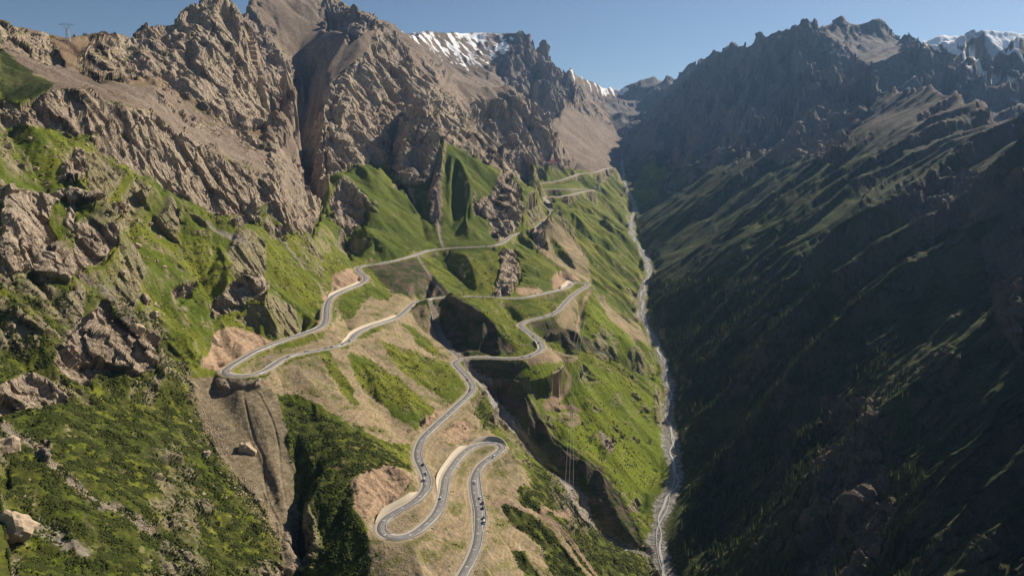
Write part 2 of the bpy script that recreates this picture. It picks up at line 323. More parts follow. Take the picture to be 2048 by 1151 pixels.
# ------------------------------------------------------------------ ground cover zones, outlined on the slopes where they lie
ZP = [
 ('scree', [(0,-40),(2100,-40),(2100,215),(1900,170),(1740,140),(1560,250),(1400,400),(1290,400),(1250,330),(1200,345),(1090,330),(1040,360),(900,290),(800,260),(680,330),(610,455),(540,355),(350,270),(240,205),(100,180),(0,215)]),
 ('brown', [(0,35),(90,75),(190,65),(290,70),(300,20),(390,-20),(480,-20),(530,80),(590,150),(590,200),(550,250),(540,295),(500,260),(440,245),(330,175),(190,160),(100,115),(0,80)]),
 ('dry', [(0,95),(70,150),(115,165),(70,195),(0,205)]),
 ('rock', [(300,10),(400,-20),(480,-20),(530,60),(590,150),(575,185),(548,200),(545,250),(500,262),(440,240),(380,190),(300,150),(200,160),(150,130),(190,70),(290,70)]),
 ('rock', [(0,40),(95,75),(130,130),(90,130),(40,100),(0,85)]),
 ('rock', [(470,258),(500,270),(540,300),(520,295),(490,285)]),
 ('rock', [(0,200),(40,208),(110,178),(180,180),(230,212),(300,222),(350,268),(420,308),(480,328),(540,350),(575,385),(613,460),(560,440),(530,405),(500,432),(430,430),(380,398),(320,370),(300,345),(240,325),(195,290),(205,258),(150,268),(100,248),(40,250),(0,255)]),
 ('rock', [(0,380),(45,390),(85,395),(130,385),(205,392),(200,405),(150,410),(150,445),(235,450),(232,490),(215,512),(165,535),(145,548),(140,572),(60,548),(0,555)]),
 ('grass', [(105,405),(140,400),(130,445),(150,470),(150,520),(115,490),(95,440)]),
 ('rock', [(150,640),(200,615),(238,640),(310,680),(322,720),(310,738),(280,752),(240,742),(190,745),(180,775),(140,755),(108,722),(145,665)]),
 ('rock', [(0,765),(60,745),(100,758),(138,792),(100,812),(40,822),(0,835)]), ('rock', [(68,880),(92,872),(108,915),(95,925),(72,905)]),
 ('rock', [(425,605),(448,588),(470,560),(520,553),(536,575),(528,600),(500,590),(470,620),(430,632)]),
 ('rock', [(455,440),(500,430),(545,450),(600,455),(560,475),(520,440),(470,455)]),
 ('rock', [(350,575),(390,560),(395,570),(350,600)]), ('rock', [(125,330),(160,300),(175,330),(160,360),(125,365)]),
 ('rock', [(220,405),(250,400),(255,415),(230,425)]), ('rock', [(340,425),(360,432),(368,445),(350,440)]),
 ('cut', [(395,735),(425,690),(430,668),(470,650),(500,665),(560,690),(620,665),(640,640),(650,600),(638,590),(665,590),(665,548),(700,535),(728,548),(715,570),(660,600),(655,655),(560,690),(480,722),(450,745)]),
 ('scree2', [(375,755),(480,755),(530,768),(560,795),(575,880),(592,980),(600,1100),(605,1160),(570,1160),(560,1090),(545,1040),(500,985),(440,910),(405,850)]),
 ('dirt', [(470,748),(500,725),(560,700),(640,680),(655,655),(700,605),(735,560),(800,588),(842,598),(780,640),(700,675),(640,700),(560,722),(500,750)]),
 ('dirt', [(520,770),(545,740),(600,718),(700,690),(760,660),(850,605),(870,640),(905,690),(930,720),(905,725),(860,720),(870,790),(900,805),(860,850),(830,890),(770,885),(690,840),(600,790),(560,790)]),
 ('dirt', [(700,960),(770,925),(832,945),(820,890),(850,850),(900,812),(935,790),(960,840),(1010,885),(1050,940),(1100,1030),(1130,1060),(1190,1160),(728,1160),(745,1085),(705,1010)]),
 ('cut', [(705,965),(740,935),(775,927),(830,948),(800,990),(740,1040),(712,1020)]),
 ('cut', [(835,860),(845,830),(880,812),(898,820),(870,850)]), ('cut', [(880,862),(925,835),(950,850),(935,875),(900,890)]),
 ('grass', [(640,700),(655,698),(690,750),(720,812),(695,805),(655,745)]),
 ('grass', [(698,705),(730,712),(790,750),(870,818),(835,858),(800,840),(735,788),(705,745)]),
 ('grass', [(757,682),(800,690),(860,715),(905,728),(925,755),(915,795),(880,795),(800,742)]),
 ('grass', [(798,643),(830,655),(860,680),(888,718),(870,712),(830,680)]),
 ('grass', [(700,590),(740,560),(790,590),(760,600),(740,590),(700,640),(680,640)]),
 ('shrubg', [(945,800),(965,790),(985,820),(1000,850),(985,868),(960,845)]),
 ('shrubg', [(985,1000),(1012,1000),(1060,1030),(1105,1062),(1180,1160),(1110,1160),(1080,1092),(1030,1052)]),
 ('shrubg', [(1050,915),(1095,945),(1145,1005),(1200,1060),(1310,1130),(1310,1160),(1190,1160),(1120,1060),(1105,1022),(1070,985)]),
 ('shrubg', [(1030,975),(1052,968),(1082,998),(1088,1028),(1050,1012)]), ('shrubg', [(1018,1098),(1050,1103),(1085,1160),(1050,1160)]),
 ('shrubg', [(560,790),(640,825),(760,885),(822,935),(770,928),(700,960),(715,1040),(745,1085),(735,1160),(600,1160),(592,980),(575,880)]),
 ('earth', [(862,592),(885,587),(905,589),(950,612),(985,645),(1012,680),(1040,705),(990,712),(930,712),(900,690),(868,640)]),
 ('earth', [(920,718),(1042,716),(1040,760),(1062,800),(1090,835),(1105,870),(1150,905),(1205,935),(1190,1040),(1150,985),(1075,890),(1010,830),(950,755)]),
 ('gravel', [(925,730),(945,745),(975,765),(990,790),(1040,850),(1058,885),(1045,890),(1005,845),(960,775)]),
 ('gravel', [(862,612),(875,640),(890,690),(925,712),(910,715),(880,680),(860,640)]),
 ('gravel', [(1118,955),(1145,960),(1158,985),(1150,1000),(1165,1025),(1200,1062),(1180,1055),(1150,1020)]),
 ('earth', [(735,532),(760,528),(840,515),(870,560),(905,588),(840,592),(790,585),(760,560)]),
 ('grass', [(830,515),(870,505),(890,545),(925,580),(905,586),(870,560)]),
 ('earth', [(1055,640),(1110,640),(1150,655),(1165,695),(1140,700),(1095,672)]),
 ('earth', [(1163,668),(1200,700),(1260,722),(1310,752),(1336,788),(1325,792),(1250,760),(1155,712)]),
 ('earth', [(1205,950),(1240,990),(1262,1030),(1290,1100),(1250,1085),(1200,1050),(1180,1000)]),
 ('grass', [(1090,430),(1260,440),(1300,600),(1345,850),(1345,980),(1310,1000),(1262,1030),(1240,985),(1205,930),(1105,870),(1060,800),(1042,735),(1110,702),(1165,700),(1260,722),(1200,700),(1165,668),(1180,590),(1120,520)]),
 ('dirt', [(1060,480),(1100,432),(1115,445),(1160,490),(1178,520),(1180,570),(1130,540),(1075,500)]),
 ('grass', [(1055,500),(1090,520),(1110,560),(1060,580),(1035,560),(1050,540)]), ('grass', [(1100,470),(1130,500),(1150,530),(1110,510)]),
 ('dirt', [(1180,575),(1230,620),(1280,650),(1300,690),(1270,680),(1220,640)]),
 ('dirt', [(1118,822),(1150,820),(1165,845),(1145,855),(1125,845)]), ('scree', [(1195,860),(1230,880),(1225,905),(1200,885)]),
 ('cut', [(1105,555),(1125,540),(1165,560),(1145,565),(1130,578),(1105,578)]), ('cut', [(1030,575),(1080,572),(1085,585),(1040,590)]),
 ('dirt', [(1110,640),(1130,610),(1160,590),(1150,640),(1160,665),(1120,655)]),
 ('dirt', [(1045,712),(1090,692),(1110,700),(1160,712),(1150,722),(1060,730)]),
 ('rock', [(1000,497),(1030,500),(1042,545),(1020,592),(985,592),(1000,545)]), ('rock', [(1058,462),(1085,455),(1095,490),(1075,500)]),
 ('rock', [(605,470),(600,400),(622,250),(650,180),(740,100),(765,45),(800,75),(830,130),(900,200),(960,240),(985,300),(975,335),(930,300),(885,280),(875,320),(872,350),(845,370),(795,372),(790,345),(770,320),(745,335),(705,330),(665,350),(640,420)]),
 ('scree', [(770,200),(815,195),(800,240),(760,260),(750,215)]),
 ('rock', [(658,395),(688,348),(737,388),(728,440),(708,467),(668,445)]), ('rock', [(640,300),(700,330),(660,345),(650,400),(620,470),(600,440)]),
 ('grassd', [(700,335),(745,325),(790,370),(840,440),(850,500),(735,520),(670,500),(665,450),(705,465),(735,430),(735,395),(690,350),(660,385),(640,420),(660,350)]),
 ('grassd', [(880,278),(925,300),(1000,345),(1040,372),(1060,400),(1000,420),(990,490),(880,495),(870,470),(820,420),(790,372),(845,370),(872,350)]),
 ('scree', [(868,330),(880,330),(885,400),(875,470),(865,440),(862,390)]),
 ('rock', [(948,410),(985,385),(1000,352),(1040,372),(1055,400),(1035,450),(1025,480),(990,482),(975,430),(950,430)]),
 ('grass', [(1040,370),(1085,398),(1100,425),(1060,455),(1035,460),(1045,420)]),
 ('rock', [(938,205),(990,185),(1060,190),(1100,240),(1110,310),(1090,330),(1060,260),(1030,290),(1000,330),(985,300),(960,240)]),
 ('rock', [(1000,315),(1040,262),(1072,320),(1060,362),(1030,352),(1005,362)]),
 ('grass', [(1060,325),(1090,335),(1105,350),(1085,362),(1055,360)]),
 ('rock', [(985,118),(1040,66),(1075,75),(1110,100),(1150,135),(1145,200),(1100,235),(1060,190),(1010,165)]),
 ('rock', [(640,-10),(760,45),(700,80),(650,60)]),
 ('scree2', [(540,-20),(600,30),(650,60),(700,60),(655,130),(645,200),(625,260),(606,330),(606,400),(565,385),(548,345),(556,290),(560,215),(602,190),(602,150),(565,90)]),
 ('scree2', [(1125,215),(1200,240),(1238,270),(1245,325),(1150,322),(1095,318),(1110,280)]), ('scree2', [(905,140),(975,180),(1030,200),(1000,200),(940,205),(890,170)]),
 ('snow', [(785,50),(870,60),(940,62),(1030,70),(1018,105),(985,125),(975,155),(900,140),(855,100),(820,90)]),
 ('snow', [(1128,130),(1200,150),(1262,178),(1240,195),(1190,190),(1150,165)]),
 ('snow', [(1535,52),(1565,45),(1562,100),(1550,75)]), ('rockr', [(1800,50),(2060,40),(2060,220),(1960,200),(1900,172),(1840,150)]), ('snow', [(1822,82),(1880,52),(1925,62),(1950,110),(1990,165),(1950,150),(1905,112),(1860,100)]), ('snow', [(1955,50),(2060,60),(2060,160),(2010,110),(1980,80)]), ('snow', [(1960,150),(2010,140),(2060,180),(2060,215),(2010,205)]),
 ('grass', [(1290,330),(1320,310),(1345,330),(1310,400),(1270,420),(1255,390)]), ('rockr', [(1590,40),(1640,60),(1760,150),(1700,260),(1560,330),(1480,280),(1380,330),(1300,300),(1330,230),(1400,120)]),
 ('rockr', [(1640,790),(1745,800),(1760,900),(1790,1000),(1760,1160),(1580,1160),(1620,1000),(1640,900)]), ('rockr', [(1960,480),(2048,400),(2048,720),(1990,640)]),
 ('rockr', [(1600,230),(1650,190),(1700,260),(1680,330),(1600,310)]), ('rockr', [(1780,400),(1900,350),(2048,330),(2048,420),(1850,480)]),
]
PAINT = {'scree':(1,0),'brown':(1,0),'rock':(0,0)}
HR, WR = 640, 1140       # raster of the outlines, 2 px steps, with a margin
def polymask(poly):
    m = np.zeros((HR, WR), bool); q = [((x+116)/2, (y+64)/2) for x, y in poly]
    ys = [p[1] for p in q]
    for j in range(max(int(min(ys)), 0), min(int(max(ys))+1, HR)):
        yc = j+.5; xs = []
        for k in range(len(q)):
            (x0, y0), (x1, y1) = q[k], q[(k+1) % len(q)]
            if (y0 <= yc) != (y1 <= yc): xs.append(x0+(yc-y0)/(y1-y0)*(x1-x0))
        xs.sort()
        for k in range(0, len(xs)-1, 2): m[j, max(int(round(xs[k])), 0):max(int(round(xs[k+1])), 0)] = True
    return m
CLS = ['grass', 'grassd', 'shrubg', 'rock', 'rockr', 'scree', 'scree2', 'brown', 'dry', 'cut', 'dirt', 'earth', 'gravel', 'snow']
lab = np.zeros((HR, WR), np.int8)
# right of the river the slopes carry their own cover
right0 = polymask([(1262,178),(1243,305),(1255,390),(1268,430),(1300,520),(1290,600),(1318,690),(1350,820),(1365,960),(1320,1050),(1300,1150),(1300,1300),(2200,1300),(2200,-60),(1262,-60)])
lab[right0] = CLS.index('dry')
lefts = polymask([(-60,540),(140,570),(330,640),(390,760),(560,1080),(600,1300),(-100,1300)])
lab[lefts] = CLS.index('shrubg')
for name, poly in ZP: lab[polymask(poly)] = CLS.index(name)
snowm = (lab == CLS.index('snow'))
def soft(m, n=1):
    m = m.astype(np.float32)
    for _ in range(2): m = box(box(m, n, 0), n, 1)
    return m
LAYER = {c: soft(lab == i) for i, c in enumerate(CLS)}
LAYER['mead'] = soft(polymask([(1045,735),(1110,705),(1155,718),(1250,762),(1335,800),(1345,940),(1262,1010),(1205,920),(1105,860),(1062,800)])|polymask([(1180,590),(1300,690),(1335,788),(1260,722),(1165,668)]), 4)
def zone_at(x, y, z, warp=1.0):
    u, v = proj(x, y, z); r = np.hypot(x, y); a = 9000/np.maximum(r, 300)*warp
    wu = fbm2(x/28, y/28+z/40, 3)*a*.9; wv = fbm2(x/28+50, y/28-z/40, 3)*a*.7
    iu = np.clip(((u+wu+116)/2), 0, WR-1).astype(np.int32); iv = np.clip(((v+wv+64)/2), 0, HR-1).astype(np.int32)
    return {c: L[iv, iu] for c, L in LAYER.items()}
# ------------------------------------------------------------------ distance to the road, the streams and the paths
def distfield(path, rad, zs=None):
    D = np.full(Z.shape, 1e3, np.float32); ZZ = np.zeros(Z.shape, np.float32); W_ = np.zeros(Z.shape, np.float32)
    for P in path:
        t, r = math.atan2(P[0], P[1]), math.hypot(P[0], P[1]); dt = rad/r
        i0, i1 = np.searchsorted(TH, [t-dt, t+dt]); j0, j1 = np.searchsorted(LR, [math.log(max(r-rad, RMIN)), math.log(r+rad)])
        if i1 <= i0 or j1 <= j0: continue
        i1 += 1; j1 += 1
        d = np.hypot(XX[i0:i1, j0:j1]-P[0], YY[i0:i1, j0:j1]-P[1])
        D[i0:i1, j0:j1] = np.minimum(D[i0:i1, j0:j1], d)
        w = np.exp(-(d/2.2)**2)+1e-9/(d*d+1); W_[i0:i1, j0:j1] += w; ZZ[i0:i1, j0:j1] += w*P[2]
    return D, ZZ/np.maximum(W_, 1e-12)
DRV, ZRV = distfield(RIVER[::1], 26); DTB, ZTB = distfield(TRIB, 16)
DRD, ZRD = distfield(ROAD, 26)
DFR, ZFR = distfield(np.vstack([smooth(catmull(f, 3.0), 2) for f in FAR_ROADS]), 26)
base_zone = zone_at(XX, YY, Z)
rockM = np.clip(base_zone['rock']+base_zone['rockr']*.8+base_zone['cut']*.4+base_zone['earth']*.5, 0, 1)
softM = np.clip(base_zone['scree']+base_zone['scree2']+base_zone['dirt']+base_zone['gravel'], 0, 1)
print('zones', round(time.time()-T0, 1))
# ------------------------------------------------------------------ erosion: gullies and spurs that follow the fall of the ground
def gradz(Zf):
    dzr = np.gradient(Zf, axis=1)/np.gradient(RR)[None].astype(np.float32); dzt = np.gradient(Zf, axis=0)/(np.gradient(TH)[:, None]*RR[None]).astype(np.float32)
    s = np.sin(TH)[:, None].astype(np.float32); c = np.cos(TH)[:, None].astype(np.float32)
    return dzr*s+dzt*c, dzr*c-dzt*s
def gully(px, py, dx, dy):
    xi = np.floor(px); yi = np.floor(py); fx = px-xi; fy = py-yi; xi = xi.astype(np.int32); yi = yi.astype(np.int32)
    val = np.zeros_like(px); sn = np.zeros_like(px); wt = np.zeros_like(px)
    for i in (-1, 0, 1):
        for j in (-1, 0, 1):
            h = _pm[_pm[(xi+i) & 255]+((yi+j) & 255)]
            qx = fx-i-(h & 15)/15*.8-.1; qy = fy-j-(h >> 4)/15*.8-.1
            w = np.exp(-(qx*qx+qy*qy)*2.2); ph = (qx*dx+qy*dy)*6.2832
            val += np.cos(ph)*w; sn -= np.sin(ph)*w; wt += w
    return val/wt, sn/wt
xr_y = np.interp(YY, RIVER[:, 1], RIVER[:, 0]).astype(np.float32); rightM = sstep(-5, 60, XX-xr_y)
Zb = box(box(Z, 10, 0), 14, 1)
gx, gy = gradz(Zb)
# the long spurs on the right-hand mountain
e = XX*.93+YY*.30; s_ = -XX*.36+YY*.93
wq = fbm2(XX/600, YY/600, 2)*45
sp = rid2((s_+wq)/(95+YY*.03), e/2600, 2, .35)
qd = np.clip((XX-xr_y)/220, 0, 1)
spurA = rightM*qd*sstep(200, 600, YY)*(1-sstep(3200, 4600, YY))
Z += (sp-.58)*74*spurA
spF = rid2((s_+wq*2.5)/430, e/2200, 3, .5); Z += (spF-.50)*150*rightM*qd*sstep(2500, 3400, YY)*(1-sstep(6000, 7500, YY))
sp2 = rid2((s_+wq)/(34+YY*.008)+5, e/800, 2, .5); Z += (sp2-.4)*25*spurA
sp3 = rid2((s_+wq)/13+5, e/170, 1, .5); Z += (sp3-.4)*6*spurA*sstep(2200, 900, RR)[None]
farR = np.clip(base_zone['rock']+base_zone['rockr']+base_zone['snow']*.2+base_zone['scree']*.13, 0, 1)*sstep(2200, 3600, RR)[None]
Z += farR*((rid2(XX/420, YY/420, 4, .55)-.40)*95+(rid2(XX/110+3, YY/110, 2)-.4)*45)
gx, gy = gradz(box(box(Z, 6, 0), 8, 1))
amp_by = .72+.6*rockM-.36*softM+.15*rightM+.35*sstep(.05, .5, base_zone['grass'])*sstep(700, 900, XX+YY*.9)*sstep(-140, 0, XX)
mead = base_zone['mead']
farG = np.clip(farR*1.6, 0, 1)
for lam, am in ((620, .12), (300, .085), (135, .095), (62, .095), (29, .10), (13, .085), (6.5, .07)):
    fade = sstep(lam*.9, lam*.3, RR*.0011*4)[None] if lam < 100 else 1.0
    keep = 1-sstep(lam*9, lam*3, RR)[None]*0
    sl = np.sqrt(gx*gx+gy*gy)+1e-4; dx, dy = -gy/sl, gx/sl
    st = sstep(.18, .6, sl)*(1-.6*base_zone['scree2'])
    val, sn = gully(XX/lam, YY/lam, dx, dy)
    nearf = 1.0 if lam < 100 else sstep(500, 2200, RR)[None]*.9+.1*(lam < 200)
    A = lam*am*st*amp_by*nearf*fade
    A = A*(1-(.62 if lam > 100 else .5 if lam > 40 else .25)*rightM*sstep(3200, 2400, YY))*(1-.6*mead)*(1+.5*farG*(lam > 100))*(farG*sstep(2600, 3400, RR)[None] if lam > 500 else 1)
    shp = 1-np.sqrt(np.clip(2*(1-val), 0, None)); val = val+(shp-val)*(.85 if lam > 20 else .5)*np.clip(rightM+rockM+.45, 0, 1)*(1-(.55 if lam<32 else .2)*base_zone['rock'])
    if lam < 32: A = A*(1-.4*base_zone['grassd']-.2*base_zone['grass'])
    Z += val*A-.15*A
    gx += sn*A/lam*6.2832*dx; gy += sn*A/lam*6.2832*dy
    print('gully', lam, round(time.time()-T0, 1))
Z += fbm2(XX/38, YY/38, 3)*2.2*(1-.5*softM)+rid2(XX/9, YY/9, 2)*rockM*1.6*sstep(2500, 900, RR)[None]
# river bed, stream bed, then the benches cut for the roads
def carve(D, ZZ, w0, w1, off=0.0):
    global Z
    k = sstep(w1, w0, D); Z = Z*(1-k)+(ZZ+off)*k
carve(DRV, ZRV, 9, 24, -1.5)
carve(DTB, ZTB, 3.5, 13, -1.0)
carve(DFR, ZFR, 9, 22)
def bench(path, rad, w, fill, cut):
    global Z
    lo = np.full(Z.shape, -1e4, np.float32); hi_ = np.full(Z.shape, 1e4, np.float32)
    for P in path:
        t, r = math.atan2(P[0], P[1]), math.hypot(P[0], P[1]); dt = rad/r
        i0, i1 = np.searchsorted(TH, [t-dt, t+dt]); j0, j1 = np.searchsorted(LR, [math.log(max(r-rad, RMIN)), math.log(r+rad)])
        if i1 <= i0 or j1 <= j0: continue
        d = np.hypot(XX[i0:i1, j0:j1]-P[0], YY[i0:i1, j0:j1]-P[1]); o = d > rad; q = np.maximum(d-w, 0)
        a = P[2]-q*fill; a[o] = -1e4; b = P[2]+q*cut; b[o] = 1e4
        lo[i0:i1, j0:j1] = np.maximum(lo[i0:i1, j0:j1], a); hi_[i0:i1, j0:j1] = np.minimum(hi_[i0:i1, j0:j1], b)
    Z = np.minimum(np.maximum(Z, lo), np.maximum(hi_, lo))
bench(ROAD[::3], 34, 6, .95, 1.5)
carve(DRD, ZRD, 6.2, 15)
Hf = Z
TRACKS = [[(1060,722),(1100,713),(1122,716),(1128,735),(1138,750),(1136,770),(1128,785),(1110,797),(1098,806),(1090,813),(1112,810),(1135,812),(1158,820)],
 [(1180,582),(1166,610),(1158,640),(1154,662)],[(1139,1021),(1112,1027),(1085,1031),(1112,1048),(1140,1078),(1165,1112),(1192,1150)],
 [(855,575),(868,588)],[(990,1008),(1010,1000),(1035,1012),(1085,1031)],[(860,668),(872,657),(878,652)]]
STREAMS = [[(5,848),(60,882),(100,925),(150,972),(200,1004),(245,1022),(300,1062),(340,1100),(385,1142)],[(146,545),(180,562),(216,588),(237,612),(268,655),(300,695),(332,732),(372,758)],
 [(60,1040),(95,1050),(130,1064)],[(75,1062),(110,1078),(168,1102)],[(870,390),(876,430),(880,470),(886,492)],[(560,470),(575,492),(590,512)],[(215,330),(232,355)],[(418,450),(450,468),(500,498)],[(830,505),(858,545),(885,580)]]
RILLS = [[(488,795),(498,840),(510,880),(527,915),(530,970),(540,1010),(555,1040),(562,1085)],[(520,790),(540,830),(555,880),(562,950),(575,1020)]]
lip = sstep(1.6, 0, np.abs(DRD-7.2))
def interp_h(x, y):
    t = np.arctan2(x, y); lr = np.log(np.maximum(np.hypot(x, y), RMIN+1)); i = np.clip(np.searchsorted(TH, t)-1, 0, nth-2)
    a = np.clip((t-TH[i])/(TH[i+1]-TH[i]), 0, 1); fj = np.clip((lr-LR[0])/(LR[1]-LR[0]), 0, NR-1.001); j = fj.astype(int); b = fj-j
    return (Hf[i, j]*(1-a)+Hf[i+1, j]*a)*(1-b)+(Hf[i, j+1]*(1-a)+Hf[i+1, j+1]*a)*b
_tt = np.exp(np.linspace(math.log(270), math.log(9000), 2600))
def pick(u, v, dmin=0):
    """where the line of sight through a point of the photograph meets the ground"""
    x = (u-1024)/F*_tt; y = float(ky(v))*_tt; z = float(kz(v))*_tt
    h = interp_h(x, y); k = np.nonzero((z < h) & (_tt > dmin))[0]
    if not len(k): return None
    k = max(k[0], 1); a = (z[k-1]-h[k-1])/((z[k-1]-h[k-1])-(z[k]-h[k])+1e-9); a = min(max(a, 0), 1)
    d = _tt[k-1]*(1-a)+_tt[k]*a
    return np.array([(u-1024)/F*d, float(ky(v))*d, float(kz(v))*d])
def ground_line(uv, step):
    P = [pick(*q) for q in uv]; P = [p for p in P if p is not None]; ok = [P[0]]
    for p in P[1:]:
        if np.linalg.norm(p-ok[-1]) < 160: ok.append(p)
    q = catmull(ok, step) if len(ok) > 1 else np.array(ok); q[:, 2] = interp_h(q[:, 0], q[:, 1]); return q
def multi(Ls, rad, step):
    D = np.full(Z.shape, 60., np.float32)
    for l in Ls:
        d, _ = distfield(ground_line(l, step), rad); D = np.minimum(D, d)
    return D
GULLY = ground_line([(385,745),(398,810),(425,880),(460,935),(500,990),(545,1060),(575,1110)], 2.0)
DTK = multi(TRACKS, 9, 1.5); DST = multi(STREAMS, 9, 1.5); DRL = multi(RILLS, 7, 1.0)
Z -= 1.0*sstep(1.8, .3, DRL)+.7*sstep(4, 1, DST)
# ------------------------------------------------------------------ mesh columns spread evenly over what can be seen of each slope
ang = Hf/RR[None]
sm_ang = box(box(ang, 6, 0), 4, 1); d_a = np.abs(np.diff(sm_ang, axis=1)); d_l = np.diff(LR)[None]
hid = np.maximum.accumulate(sm_ang, axis=1)[:, :-1] > sm_ang[:, 1:]+.003
step = np.where(hid, d_l*.06+d_a*.35, np.sqrt(d_a**2+(d_l*.10)**2))
step = np.where(sm_ang[:, 1:] < -.80, step*.25, step)
step = step.astype(np.float32)
for n in (22, 22, 14): step = box(step, n, 0)
cum = np.concatenate([np.zeros((nth, 1), np.float32), np.cumsum(step, axis=1)], 1); cum /= cum[:, -1:]
tgt = np.linspace(0, 1, NROW)
FJ = np.empty((nth, NROW), np.float32)
for i in range(nth): FJ[i] = np.interp(tgt, cum[i], np.arange(NR))
J0 = np.clip(FJ.astype(int), 0, NR-2); Bf = FJ-J0
I_ = np.arange(nth)[:, None]
def samp(A): return (A[I_, J0]*(1-Bf)+A[I_, J0+1]*Bf).astype(np.float32)
R_ = np.exp(LR[0]+FJ*(LR[1]-LR[0])).astype(np.float32)
X = (np.sin(TH)[:, None]*R_).astype(np.float32); Y = (np.cos(TH)[:, None]*R_).astype(np.float32); Zv = samp(Hf)
ggx, ggy = gradz(box(box(Hf, 2, 0), 2, 1)); NX = -samp(ggx); NY = -samp(ggy); nn = np.sqrt(NX*NX+NY*NY+1); NX /= nn; NY /= nn; NZ = 1/nn
slope = np.arccos(np.clip(NZ, 0, 1))*57.3
zone = zone_at(X, Y, Zv)
dR, dF, dV, dT = samp(np.minimum(DRD, 60)), samp(np.minimum(DFR, 60)), samp(np.minimum(DRV, 60)), samp(np.minimum(DTB, 60)); rM = samp(rightM)
dK, dS = samp(DTK), samp(DST)
print('mesh grid', X.shape, round(time.time()-T0, 1))
away = sstep(7.5, 16, np.minimum(dR, dF))*sstep(10, 26, dV)*sstep(5, 12, dT)*sstep(2, 7, dK)
rk = np.clip(zone['rock']+zone['rockr']+.45*zone['cut']+.5*zone['earth']+.45*zone['brown'], 0, 1)
# mottling inside the outlines: ledges of grass on rock, rock showing through grass and scree
mn = fbm2(X/22, Y/22+Zv/18, 4); mn2 = fbm2(X/60+9, Y/60-Zv/40, 3)
steep = sstep(43, 54, slope+mn*14)
rock = np.clip(sstep(.35, .6, zone['rock']+mn*.35), 0, 1)
rock = np.maximum(rock, sstep(.3, .62, zone['rockr']*.8+mn*.5)*.95)
far_s = np.clip(zone['scree']+zone['brown'], 0, 1)
rock = np.maximum(rock, far_s*sstep(.14, .34, mn2+mn*.55+(slope-38)*.02-.22*sstep(2600, 3600, R_))*.9)
rock = np.maximum(rock, steep*(1-.75*zone['earth'])*(1-.8*zone['dirt'])*(.55+.45*far_s)*sstep(-.15, .15, mn2+.1))
rock *= 1-.75*zone['snow']
rock *= sstep(8, 12, np.minimum(dR, dF))*sstep(6, 14, dV)
# blocky displacement of the rock, finer blocks close by
def cells(x, y, z, seed):
    xi = np.floor(x).astype(np.int32); yi = np.floor(y).astype(np.int32); zi = np.floor(z).astype(np.int32)
    best = np.full(x.shape, 1e9, np.float32); val = np.zeros_like(x)
    for i in (-1, 0, 1):
        for j in (-1, 0, 1):
            for k in (-1, 0, 1):
                h = _pm[_pm[_pm[(xi+i+seed) & 255]+((yi+j) & 255)]+((zi+k) & 255)]
                g = _g3[h]; px = x-xi-i-.5-g[..., 0]*.45; py = y-yi-j-.5-g[..., 1]*.45; pz = z-zi-k-.5-g[..., 2]*.45
                d = px*px+py*py+pz*pz; w = d < best
                t = _g3[_pm[h+7]]; q = (h/255.-.5)+(px*t[..., 0]+py*t[..., 1]+pz*t[..., 2])*.9
                best = np.where(w, d, best); val = np.where(w, q, val)
    return val
dsp = np.zeros_like(X); m = rock > .02
x_, y_, z_ = X[m], Y[m], Zv[m]; r_ = R_[m]
acc = np.zeros_like(x_)
wx = n3(x_/40, y_/40, z_/40)*.5
for lam, am in ((150, .16), (70, .17), (34, .15), (16, .13), (7.5, .12)):
    kf = sstep(1.5, .5, r_*.0011/lam*4)
    g = rid3(x_/lam+wx, y_/lam-wx, z_/lam*.5, 1)
    acc += (g*.8-.35)*lam*am*kf*.8*(1 if lam < 50 else sstep(900, 1600, r_) if lam < 100 else sstep(2000, 3500, r_))
ca_, sa_ = .84, .54
for lam, am, sd in ((90, .13, 61), (44, .17, 3), (17, .24, 11), (7, .26, 29), (3.2, .24, 47)):
    kf = sstep(1.2, .45, r_*.0011/lam*4); xr = x_+wx*12+acc*.3; yr = y_-wx*9
    p = xr*ca_+z_*sa_; q = -xr*sa_+z_*ca_
    acc += cells(p/lam, yr/lam*1.1, q/lam*.42, sd)*lam*am*kf
dsp[m] = acc*rock[m]*away[m]
dsp += away*(fbm2(X/5, Y/5, 2)*.35*(1-sstep(900, 1600, R_))+.25*fbm2(X/2.2, Y/2.2, 2)*sstep(900, 500, R_))
shr = zone['shrubg']
X = X+NX*dsp; Y = Y+NY*dsp; Zv = Zv+(NZ*.75+.25)*dsp
print('displaced', round(time.time()-T0, 1))
# ------------------------------------------------------------------ what colour each bit of ground is
def C(r, g, b): return np.array([r, g, b], np.float32)
n5 = fbm2(X/7, Y/7+Zv/9, 3); n1 = fbm2(X/2.6, Y/2.6+Zv/3, 2); n30 = fbm2(X/90+3, Y/90, 3)
def mixc(a, b, t): return a*(1-t[..., None])+b*t[..., None]
gl_x, gl_y = ggx, ggy
sll = np.sqrt(NX*NX+NY*NY)+1e-4; fx_, fy_ = NX/sll, NY/sll
wpx = n2(X/60, Y/60)*9
sF = np.where(rM > .5, -X*.36+Y*.93, X*.76+Y*.65)+wpx; sE = np.where(rM > .5, X*.93+Y*.36, X*.65-Y*.76)
streak = n2(sF/4.5, sE/38)+.6*n2(sF/2.1+9, sE/17)
grass = mixc(mixc(np.broadcast_to(C(.070, .096, .010), X.shape+(3,)), C(.140, .150, .018), sstep(-.35, .4, n30+.4*n5)), C(.15, .135, .045), sstep(.22, .62, mn+.5*n1)*.75)
grass = mixc(grass, C(.20, .165, .085), sstep(.42, .95, streak*.8+mn*.9+.15)*.75)
grass = mixc(grass, C(.040, .060, .010), sstep(.15, .6, n5*.8+n1*.5-streak*.2)*.55)
grass = mixc(grass, C(.062, .085, .014), zone['grassd']*.6)
